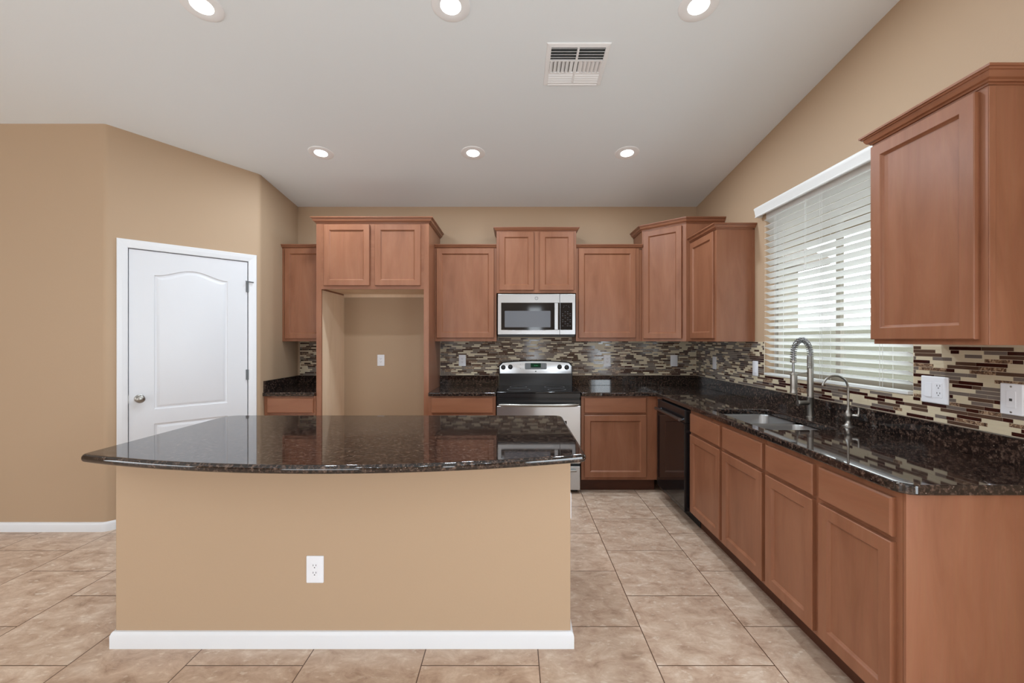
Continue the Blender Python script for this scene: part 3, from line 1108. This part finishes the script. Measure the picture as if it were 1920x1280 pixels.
def guard(ins, d, zb):
    pts = [BACK(RX0 + .004 + ins, d, zb + ins * .5), BACK(RX1 - .004 - ins, d, zb + ins * .5)]
    n = 24
    top = 1.178 - ins
    for i in range(n + 1):
        t = 1 - 2 * i / n
        a = RXC + t * ((RX1 - RX0) / 2 - .004 - ins)
        edge = max(0, (abs(t) - .93) / .07)
        pts.append(BACK(a, d, top - .020 * t * t - .030 * edge ** 2.5))
    return pts


mb = MB()
mb.loops([guard(0, .035, .905), guard(0, .095, .905), guard(.004, .100, .905)])
gd = mb.build('backguard', M['black'], r, smooth=30)
mb = MB(); mb.loops([guard(.009, .099, 1.040), guard(.009, .1045, 1.040), guard(.012, .1055, 1.040)])
mb.build('control_fascia', M['steel'], gd, smooth=30)
for kx in (-.334, -.261, .245, .319):
    mb = MB()
    c = BACK(RXC + kx, .1055, 1.112 + (-.004 if abs(kx) > .3 else 0))
    mb.lathe(c, (0, -1, 0), [(0, .0245), (.003, .0245), (.006, .020), (.018, .0175), (.020, .015)], 24)
    mb.box(c[0] - .0045, c[0] + .0045, c[1] - .028, c[1] - .015, c[2] - .018, c[2] + .026)
    mb.build('control_knob', M['black'], gd, smooth=40)
mb = MB(); mb.loops([[BACK(x, d, z) for x, z in rrect(RXC - .112, RXC + .112, 1.087, 1.152, .010)] for d in (.1045, .1075)])
pn = mb.build('clock_panel', M['grey_plastic'], gd)
mb = MB(); mb.fbox(BACK, RXC - .052, RXC + .052, .107, .1082, 1.106, 1.150); mb.build('display', M['display'], pn)
mb = MB()
for x in (-.014, -.004, .008, .018):
    mb.fbox(BACK, RXC + x - .003, RXC + x + .003, .1080, .1087, 1.124, 1.127)
    mb.fbox(BACK, RXC + x - .0035, RXC + x - .0025, .1080, .1087, 1.120, 1.134)
mb.build('digits', M['digit'], pn)
mb = MB()
for x in [-.100, -.080, -.064, .064, .080, .100]:
    for z in (1.098, 1.113, 1.126, 1.140):
        mb.fbox(BACK, RXC + x - .0055, RXC + x + .0055, .1073, .1080, z - .0014, z + .0014)
for i in range(7):
    mb.fbox(BACK, RXC - .045 + i * .0145, RXC - .038 + i * .0145, .1073, .1080, 1.094, 1.0975)
mb.build('button_marks', M['mark'], pn)
mb = MB(); mb.fbox(BACK, RXC - .006, RXC + .006, .105, .1065, 1.060, 1.072)
mb.build('badge', M['black_matte'], gd)
for z in (1.093, 1.136):
    mb = MB(); mb.fbox(BACK, RXC - .161, RXC - .155, .105, .1065, z, z + .004); mb.build('indicator_light', M['black_matte'], gd)

# ------------------------------------------------------------------ microwave
X0, X1 = -.158, .590
Z0, Z1 = 1.429, 1.832
r = thing('microwave', 'stainless steel over-the-range microwave with a dark glass window', 'microwave', (.216, YB - .2, Z0))
MF = .395
mb = MB(); mb.fbox(BACK, X0, X1, .001, MF - .03, Z0, Z1); mb.build('body', M['black_matte'], r, .003)
xs = X0 + (X1 - X0) * (1383 - 135) / (1697 - 135)       # door / control seam


def mwx(px): return X0 + (X1 - X0) * (px - 135) / (1697 - 135)
def mwz(py): return Z1 - (Z1 - Z0) * (py - 115) / (948 - 115)


mb = MB(); mb.fbox(BACK, X0 + .001, xs - .001, MF - .03, MF, Z0 + .012, Z1 - .001); dr = mb.build('door', M['steel'], r, .003, 3)
mb = MB()
pts = [(mwx(205), mwz(290)), (mwx(1262), mwz(290)), (mwx(1378), mwz(290)), (mwx(1378), mwz(830))]
for i in range(13):
    t = i / 12
    pts.append((mwx(1262 + (205 - 1262) * t), mwz(836 - 6 * (2 * t - 1) ** 2)))
mb.loops([[BACK(x, d, z) for x, z in pts] for d in (MF - .004, MF + .0015)])
mb.build('door_glass', M['black_glass'], dr)
mb = MB()
mb.loops([[BACK(x, d, z) for x, z in rrect(mwx(275), mwx(1195), mwz(778), mwz(452), .006)] for d in (MF + .001, MF + .0021)])
mb.build('window_screen', M['mw_window'], dr)
mb = MB()
ha0, ha1 = mwx(1270), mwx(1342)
mb.fbox(BACK, ha0, ha1, MF + .022, MF + .034, mwz(832), mwz(300))
mb.fbox(BACK, ha0 + .006, ha1 - .006, MF, MF + .024, mwz(825), mwz(790)); mb.fbox(BACK, ha0 + .006, ha1 - .006, MF, MF + .024, mwz(345), mwz(310))
mb.build('door_handle', M['steel'], dr, .004, 3)
mb = MB()
bc = Vector(BACK(mwx(913), MF + .0005, mwz(203)))
mb.lathe(bc, (0, -1, 0), [(0, .0165), (.0012, .0165), (.0012, .0125), (0, .0125)], 32, cap0=False, cap1=False)
mb.tube([bc + Vector((-.008, -.001, -.001)), bc + Vector((-.003, -.001, .006)), bc + Vector((0, -.001, -.006)), bc + Vector((.004, -.001, .005)), bc + Vector((.008, -.001, -.002))], .0009, 6)
mb.build('badge', M['grey_plastic'], dr)
mb = MB(); mb.fbox(BACK, xs + .001, X1 - .001, MF - .03, MF, Z0 + .012, Z1 - .001); cp = mb.build('control_panel', M['steel'], r, .003, 3)
mb = MB(); mb.fbox(BACK, mwx(1390), mwx(1632), MF - .002, MF + .0015, mwz(830), mwz(290)); mb.build('keypad', M['black_glass'], cp)
def key_mark(px, py, w, h):
    mb = MB(); mb.fbox(BACK, mwx(px) - w, mwx(px) + w, MF + .0012, MF + .0019, mwz(py) - h, mwz(py) + h)
    mb.build('key_mark', M['grey_plastic'], cp)


for i in range(8):
    for px in (1440, 1490, 1540, 1590):
        if (i + px) % 3: key_mark(px, 470 + i * 40, .006, .0012)
for px, py in ((1455, 385), (1466, 358), (1510, 345), (1554, 358), (1565, 385)):
    key_mark(px, py, .0018, .0018)
mb = MB()
mb.fbox(BACK, X0 + .006, X1 - .006, .05, MF - .004, Z0 - .008, Z0 + .012)
mb.build('vent_grille', M['black_matte'], r, .002)

# ------------------------------------------------------------------ dishwasher
r = thing('dishwasher', 'glossy black dishwasher under the counter near the inside corner', 'dishwasher', (1.6, 3.477, 0))
mb = MB(); mb.box(1.312, 1.89, DWY0, DWY1, .10, CT0 - .002); mb.build('body', M['black_matte'], r)
mb = MB(); mb.box(1.258, 1.311, DWY0 + .002, DWY1 - .002, .118, .772); dd = mb.build('door', M['black_glass'], r, .004, 3)
mb = MB(); mb.box(1.262, 1.311, DWY0 + .002, DWY1 - .002, .774, CT0 - .008); mb.build('control_panel', M['black'], r, .004, 3)
mb = MB()
mb.tube([(1.236, DWY0 + .035, .795), (1.232, 3.3, .797), (1.232, 3.65, .797), (1.236, DWY1 - .035, .795)], .013, 12)
for y in (DWY0 + .055, DWY1 - .055): mb.tube([(1.262, y, .79), (1.236, y, .796)], .009, 8)
mb.build('handle', M['chrome'], r, smooth=60)
mb = MB(); mb.box(1.375, 1.85, DWY0 + .002, DWY1 - .002, 0, .10); mb.build('toe_kick', M['black_matte'], r)
# wood filler that closes the inside corner
mb = MB(); mb.box(1.301, 1.325, DWY1 + .001, YB - BD, .116, CT0); mb.box(1.325, 1.9, DWY1 + .001, YB - BD, .116, CT0 - .01)
mb.box(1.375, 1.9, DWY1 + .001, YB - BD + .074, 0, .116)
struct(mb.build('trim_1', M['wood']))

# ------------------------------------------------------------------ island
IX0, IX1, IY0, IY1 = -1.807, .256, 1.945, 2.690
r = thing('kitchen_island', 'tan painted island base with white baseboard below the granite top', 'kitchen island', ((IX0 + IX1) / 2, 2.3, 0))
mb = MB(); mb.prism([(IX0, IY0), (IX1, IY0), (IX1, IY1), (IX0, IY1)], 0, CT0); mb.build('body', M['wall'], r, .006, 3)
mb = MB(); mb.sweep([(IX0, IY1 - .02), (IX0, IY0), (IX1, IY0), (IX1, IY1 - .02)], [(o, h * 1.12) for o, h in BBP], 0)
mb.build('baseboard', M['white'], r, smooth=30)
for i, (a, b) in enumerate(((-1.76, -1.28), (-1.24, -.76), (-.72, -.24), (-.20, .22))):
    fr = frame(0, IY1, 1, 0, 0, 1)
    cab_door(fr, r, a, b, .14, .70, 0); cab_drawer(fr, r, a, b, .72, .86, 0, M['wood_flat'])
IT = thing('island_countertop', 'large dark granite island top with a bowed front edge', 'countertop', (-.76, 2.2, CT0))
TX0, TX1, TYB, TYF, SAG = -1.814, .303, 2.722, 1.788, .165
ch = (TX1 - TX0) / 2
R_ = (ch * ch + SAG * SAG) / (2 * SAG)
cx, cy = (TX0 + TX1) / 2, TYF - SAG + R_
front = []
a0 = math.asin(ch / R_)
for i in range(49):
    a = -a0 + 2 * a0 * i / 48
    front.append((cx + R_ * math.sin(a), cy - R_ * math.cos(a)))


def fillet(p, q, s, r_, n=6):
    """round the corner q between p and s"""
    p, q, s = Vector(p), Vector(q), Vector(s)
    d0, d1 = (q - p).normalized(), (s - q).normalized()
    return arc_corner(q, d0, d1, r_, n)


c_fl = fillet((TX0, TYB), front[0], front[2], .030)
c_fr = fillet(front[-3], front[-1], (TX1, TYB), .030)
c_br = fillet(front[-1], (TX1, TYB), (TX0, TYB), .055)
c_bl = fillet((TX1, TYB), (TX0, TYB), front[0], .09)
outer = c_fl + front[2:-2] + c_fr + c_br + c_bl


def inset_loop(poly, d):
    out = []
    n = len(poly)
    for k in range(n):
        p, q, t = Vector(poly[k - 1]), Vector(poly[k]), Vector(poly[(k + 1) % n])
        e0, e1 = (q - p).normalized(), (t - q).normalized()
        m = Vector((-e0.y - e1.y, e0.x + e1.x)).normalized()
        c = max(.5, m.dot(Vector((-e0.y, e0.x))))
        out.append((q.x + m.x * d / c, q.y + m.y * d / c))
    return out


mb = MB()
mid, hr = (CT0 + CT1) / 2, (CT1 - CT0) / 2
rings = []
for k in range(13):
    t = -math.pi / 2 + math.pi * k / 12
    rings.append([(x, y, mid + hr * math.sin(t)) for x, y in inset_loop(outer, .0155 * (1 - math.cos(t)))])
mb.loops(rings)
ob = mb.build('slab', M['granite'], IT, smooth=60)
wn = ob.modifiers.new('weighted_normal', 'WEIGHTED_NORMAL'); wn.weight = 100; wn.keep_sharp = True

# ------------------------------------------------------------------ wall plates


def plate_mesh(fr, root, a, z, d, w, h):
    mb = MB()
    rings = []
    for ins, dd in ((0, .0003), (0, .003), (.003, .0058), (.004, .006)):
        rings.append([fr(x, d + dd, y) for x, y in rrect(a - w / 2 + ins, a + w / 2 - ins, z - h / 2 + ins, z + h / 2 - ins, .004 - min(ins, .003), 3)])
    mb.loops(rings)
    return mb.build('plate', M['plastic'], root, smooth=40)


def receptacle(fr, root, a, z, d):
    """one decora duplex insert with slots"""
    mb = MB(); mb.fbox(fr, a - .0165, a + .0165, d + .004, d + .0072, z - .0335, z + .0335)
    ob = mb.build('receptacle', M['plastic'], root, .001)
    mb = MB()
    for zz in (z + .018, z - .015):
        for s in (-1, 1): mb.fbox(fr, a + s * .0065 - .0012, a + s * .0065 + .0012, d + .0070, d + .0076, zz - .001, zz + .007)
        mb.fbox(fr, a - .0022, a + .0022, d + .0070, d + .0076, zz - .0095, zz - .005)
    mb.build('slots', M['slot'], ob)
    return ob


def rocker(fr, root, a, z, d):
    mb = MB()
    mb.hexa([fr(a - .016, d + .004, z - .033), fr(a + .016, d + .004, z - .033), fr(a + .016, d + .0105, z - .033), fr(a - .016, d + .0105, z - .033),
             fr(a - .016, d + .004, z + .033), fr(a + .016, d + .004, z + .033), fr(a + .016, d + .0065, z + .033), fr(a - .016, d + .0065, z + .033)])
    return mb.build('rocker', M['plastic'], root, .001)


def outlet(fr, a, z, d, label, kind='outlet', name='wall_outlet', w=.074, h=.118):
    r = thing(name, label, 'light switch' if kind == 'switch' else 'outlet', fr(a, d, z))
    plate_mesh(fr, r, a, z, d, w, h)
    if kind == 'outlet': receptacle(fr, r, a, z, d)
    elif kind == 'switch': rocker(fr, r, a, z, d)
    return r


TD = .0068
outlet(BACK, -1.402, 1.175, 0, 'white outlet plate on the tan wall inside the refrigerator alcove')
outlet(BACK, -.545, 1.174, TD, 'white outlet on the mosaic tile left of the range')
outlet(BACK, .978, 1.174, TD, 'white outlet on the mosaic tile just right of the range')
outlet(BACK, 1.680, 1.172, TD, 'white switch plate on the tiled back wall under the angled corner cabinet', 'switch', 'light_switch')
outlet(RIGHT, 4.095, 1.171, TD, 'white outlet on the right tiled wall nearest the inside corner', 'switch', 'light_switch')
bpy.data.objects['light_switch.001']['label'] = 'white switch plate on the right tiled wall under the narrow wall cabinet'
outlet(RIGHT, 3.402, 1.164, TD, 'white switch plate on the tile beside the left edge of the window', 'switch', 'light_switch')
ISL = frame(0, IY0, 1, 0, 0, -1)
outlet(ISL, -.901, .352, 0, 'white outlet low on the tan front of the island', w=.078, h=.122)
ISR = frame(IX1, 0, 0, 1, 1, 0)
outlet(ISR, 2.0, .63, 0, 'white outlet on the narrow right end of the island, seen edge-on')
# two-gang plate: switch and outlet
r = thing('switch_plate', 'white double plate with a rocker switch and an outlet, below the close wall cabinet', 'outlet', RIGHT(1.951, TD, 1.163))
plate_mesh(RIGHT, r, 1.951, 1.163, TD, .127, .122)
rocker(RIGHT, r, 1.951 + .025, 1.163, TD)
receptacle(RIGHT, r, 1.951 - .022, 1.163, TD)
# phone jack
r = thing('phone_jack_plate', 'white phone jack plate with two screws on the tile, nearest the open counter end', 'wall plate', RIGHT(1.648, TD, 1.162))
plate_mesh(RIGHT, r, 1.648, 1.162, TD, .078, .120)
mb = MB(); mb.fbox(RIGHT, 1.632, 1.664, TD + .005, TD + .0075, 1.130, 1.194); mb.build('insert', M['plastic'], r, .001)
mb = MB(); mb.fbox(RIGHT, 1.643, 1.653, TD + .0072, TD + .0078, 1.155, 1.165); mb.build('jack', M['slot'], r)
for zz in (1.211, 1.113):
    mb = MB(); mb.lathe(RIGHT(1.648, TD + .0058, zz), (-1, 0, 0), [(0, .0038), (.001, .0038), (.0018, .002)], 12); mb.build('screw', M['nickel'], r, smooth=40)

# ------------------------------------------------------------------ window and blind
win = MB()
fx0, fx1 = XR + .075, XR + .115
wf = .045
win.box(fx0, fx1, WY0, WY1, WZ0, WZ0 + wf); win.box(fx0, fx1, WY0, WY1, WZ1 - wf, WZ1)
win.box(fx0, fx1, WY0, WY0 + wf, WZ0 + wf, WZ1 - wf); win.box(fx0, fx1, WY1 - wf, WY1, WZ0 + wf, WZ1 - wf)
ym = 2.66
win.box(fx0 + .004, fx1 - .012, ym - .028, ym + .010, WZ0 + wf, WZ1 - wf)
win.box(fx0 + .018, fx1, ym - .010, ym + .028, WZ0 + wf, WZ1 - wf)
w1 = struct(win.build('window_1', M['vinyl'], None, .002))
for a, b, x in ((WY0 + wf, ym - .028, fx0 + .012), (ym + .028, WY1 - wf, fx0 + .028)):
    mb = MB(); mb.box(x, x + .004, a, b, WZ0 + wf, WZ1 - wf); mb.build('pane', M['glass'], w1)

r = thing('window_blind', 'white horizontal slat blind with valance over the sink window', 'blind', (XR, 2.68, WZ1))
BX_ = XR + .012          # centre plane of the slats
BY0, BY1 = WY0 + .008, WY1 - .010
mb = MB()
VP_ = [(0, 0), (.012, 0), (.014, .006), (.010, .012), (.012, .020), (.016, .050), (.020, .064), (.018, .070), (.014, .074), (.0, .074)]
vx = XR - .050
mb.sweep([(XR - .0005, WY1 + .035), (vx + .01, WY1 + .035), (vx + .01, WY0 - .040), (XR - .0005, WY0 - .040)], [(o * .9 - .006 if o == 0 else o * .9, h) for o, h in VP_], 2.335)
mb.build('valance', M['valance'], r, smooth=35)
mb = MB(); mb.box(XR + .002, XR + .045, BY0, BY1, WZ1 - .052, WZ1 - .002); mb.build('headrail', M['valance'], r)
mb = MB()
pitch, tilt, sw = .0462, math.radians(26), .050
z = WZ1 - .075
zs = []
while z > WZ0 + .035:
    zs.append(z)
    c, s_ = math.cos(tilt) * sw / 2, math.sin(tilt) * sw / 2
    nx, nz = math.sin(tilt) * .0014, math.cos(tilt) * .0014
    # room edge up; gentle crown across the slat
    prof = []
    for k in range(5):
        t = -1 + k / 2
        bow = .0022 * (1 - t * t)
        prof.append((BX_ - c * t * 1.0 + math.sin(tilt) * bow, z + s_ * t + math.cos(tilt) * bow))
    top = [(x + nx, zz + nz) for x, zz in prof]
    bot = [(x - nx, zz - nz) for x, zz in prof]
    poly = top + bot[::-1]
    mb.extrude([(x, BY0, zz) for x, zz in poly], (0, BY1 - BY0, 0))
    z -= pitch
mb.build('slats', M['blind'], r, smooth=30)
mb = MB(); mb.box(BX_ - .026, BX_ + .026, BY0, BY1, WZ0 + .003, WZ0 + .019); mb.build('bottom_rail', M['blind'], r, .003)
mb = MB()
for y in (BY0 + .14, (BY0 + BY1) / 2 - .02, BY1 - .15):
    for dx in (-.0268, .0268):
        mb.tube([(BX_ + dx, y, WZ1 - .05), (BX_ + dx, y, WZ0 + .015)], .0009, 5)
    mb.tube([(BX_ - .027, y + .018, WZ1 - .05), (BX_ - .027, y + .018, WZ0 + .015)], .0009, 5)
mb.build('ladder_cords', M['blind'], r)
mb = MB()
yc = 2.80
for y in (yc, yc + .012):
    mb.tube([(XR - .018, y, WZ1 - .05), (XR - .018, y, 1.88)], .0009, 5)
    mb.lathe((XR - .018, y, 1.88), (0, 0, -1), [(0, .002), (.004, .004), (.026, .0055), (.028, .003)], 10)
mb.build('pull_cord', M['blind'], r, smooth=50)

# ------------------------------------------------------------------ ceiling fixtures
CA = math.atan(SL)
T3 = Vector((0, math.cos(CA), -math.sin(CA)))       # down-slope direction
N3 = Vector((0, -math.sin(CA), -math.cos(CA)))      # into the room


def on_ceiling(x, y):
    return Vector((x, y, ceil_z(y)))


LIGHTS = [
    (-1.575, 3.50, 'lit recessed ceiling light above the refrigerator alcove'),
    (-.335, 3.50, 'lit recessed ceiling light in the row before the range, the middle one'),
    (.920, 3.50, 'lit recessed ceiling light in front of the angled corner cabinet'),
    (-1.575, 2.165, 'large lit recessed ceiling light above the island, leftmost at the top edge'),
    (-.320, 2.165, 'large lit recessed ceiling light cut by the top edge, between the other two'),
    (.930, 2.165, 'large lit recessed ceiling light cut by the top edge, beside the air vent'),
]
proto = None


def make_downlight(x, y, label):
    p = on_ceiling(x, y)
    r = thing('recessed_light', label, 'ceiling light', p, 'recessed ceiling lights')
    mb = MB()
    mb.lathe(p, N3, [(0.0, .098), (.003, .097), (.005, .092), (.0055, .064), (.004, .052)], 40, cap0=False, cap1=False)
    mb.build('trim_ring', M['fixture'], r, smooth=40)
    mb = MB()
    mb.lathe(p, N3, [(.001, .053), (.004, .052), (.005, .036), (.0055, .002)], 32)
    mb.build('lens', M['lens'], r, smooth=40)
    return r


for i, (x, y, lab) in enumerate(LIGHTS):
    if proto is None:
        proto = make_downlight(x, y, lab); o = proto
    else:
        o = proto.copy(); COL.objects.link(o); o.location = on_ceiling(x, y); o['label'] = lab
        for chd in proto.children:
            c = chd.copy(); COL.objects.link(c); c.parent = o
REAR = [(x, y) for y in (-1.2, -2.5, -3.8) for x in (-1.575, -.32, .93)]  # added lamps without fixtures, behind the camera, to brighten the room
for nm, pts, pw in (('downlight_lamp', [(a, b) for a, b, _ in LIGHTS], DOWNLIGHT_W), ('rear_fill_lamp', REAR, REAR_FILL_W)):
    lampdata = bpy.data.lights.new(nm, 'AREA')
    lampdata.shape = 'DISK'; lampdata.size = .12; lampdata.energy = pw; lampdata.color = (.80, .91, 1.0)
    for x, y in pts:
        lo = bpy.data.objects.new(nm, lampdata)
        COL.objects.link(lo)
        lo.location = on_ceiling(x, y) + N3 * .012
        lo.rotation_euler = (-CA, 0, 0)

# air register
vc = on_ceiling(.365, 2.560)
r = thing('air_vent', 'white square ceiling air vent with curved louvers', 'vent', vc)


def VC(a, t, h):
    """a along X, t down the slope, h into the room"""
    return tuple(vc + Vector((a, 0, 0)) + T3 * t + N3 * h)


HW, HT = .180, .166
mb = MB()


def vbox(mb, a0, a1, t0, t1, h0, h1, lean=(0, 0)):
    la, lt = lean
    mb.hexa([VC(a0, t0, h0), VC(a1, t0, h0), VC(a1, t1, h0), VC(a0, t1, h0),
             VC(a0 + la, t0 + lt, h1), VC(a1 + la, t0 + lt, h1), VC(a1 + la, t1 + lt, h1), VC(a0 + la, t1 + lt, h1)])


fw = .026
rr = []
for ins, h in ((0, 0), (0, .003), (.004, .006), (fw, .009), (fw, .001)):
    rr.append([VC(-HW + ins, -HT + ins, h), VC(HW - ins, -HT + ins, h), VC(HW - ins, HT - ins, h), VC(-HW + ins, HT - ins, h)])
for A, B in zip(rr, rr[1:]):
    for i in range(4): mb.face([A[i], A[(i + 1) % 4], B[(i + 1) % 4], B[i]])
mb.build('frame', M['fixture'], r)
mb = MB(); vbox(mb, -HW + fw, HW - fw, -HT + fw, HT - fw, .0004, .0012); mb.build('duct_backing', M['vent_dark'], r)
mb = MB()
iw, it = HW - fw, HT - fw
t1, t2 = -it + .098, -it + .194
for t in (t1, t2): vbox(mb, -iw, iw, t - .004, t + .004, .001, .0105)
vbox(mb, -.006, .006, -it, t1, .001, .0105); vbox(mb, -.010, .010, t1, t2, .001, .0105); vbox(mb, -.006, .006, t2, it, .001, .0105)
mb.build('grille_bars', M['fixture'], r, .001)
mb = MB()
for k in range(5):     # near group, thrown towards the camera
    t = -it + .012 + k * .0215
    vbox(mb, -iw, iw, t, t + .0022, .0015, .0105, (0, -.006))
for k in range(6):     # middle group, thrown left and right
    for s in (-1, 1):
        a = s * (.020 + k * .0235)
        vbox(mb, a - s * .004, a - s * .004 + .0022, t1 + .004, t2 - .004, .0015, .0125, (s * .020, 0))
for k in range(5):     # far group, thrown away from the camera
    t = t2 + .006 + k * .0195
    vbox(mb, -iw, iw, t, t + .0022, .0015, .0105, (0, .017))
mb.build('louvers', M['fixture'], r)

# ------------------------------------------------------------------ outside the window
mb = MB(); mb.box(XR + .14, 30, -12, 40, -.30, -.20); struct(mb.build('ground', M['gravel']))
mb = MB(); mb.box(6.6, 6.8, -4, 13.2, -.2, 1.64)
tag(mb.build('garden_wall', M['block']), 'pale block garden wall seen through the lower slats of the blind', 'wall')
r = thing('neighbor_house', 'pale neighbouring house with an eave seen through the blind', 'house', (6.5, 16, -.2))
mb = MB(); mb.box(3.6, 8.87, 13.4, 24, -.2, 3.8); mb.build('house_wall', M['stucco'], r)
mb = MB()
mb.extrude([(3.0, 12.9, 3.66), (9.5, 12.9, 3.66), (9.5, 12.9, 3.86), (6.25, 12.9, 5.1), (3.0, 12.9, 3.86)], (0, 11.6, 0))
mb.build('house_roof', M['roof_tile'], r)
mb = MB(); mb.box(XR + .14, 2.62, -5, 6, 2.40, 2.46); mb.box(2.62, 2.66, -5, 6, 2.26, 2.46)
struct(mb.build('trim_2', M['fascia']))
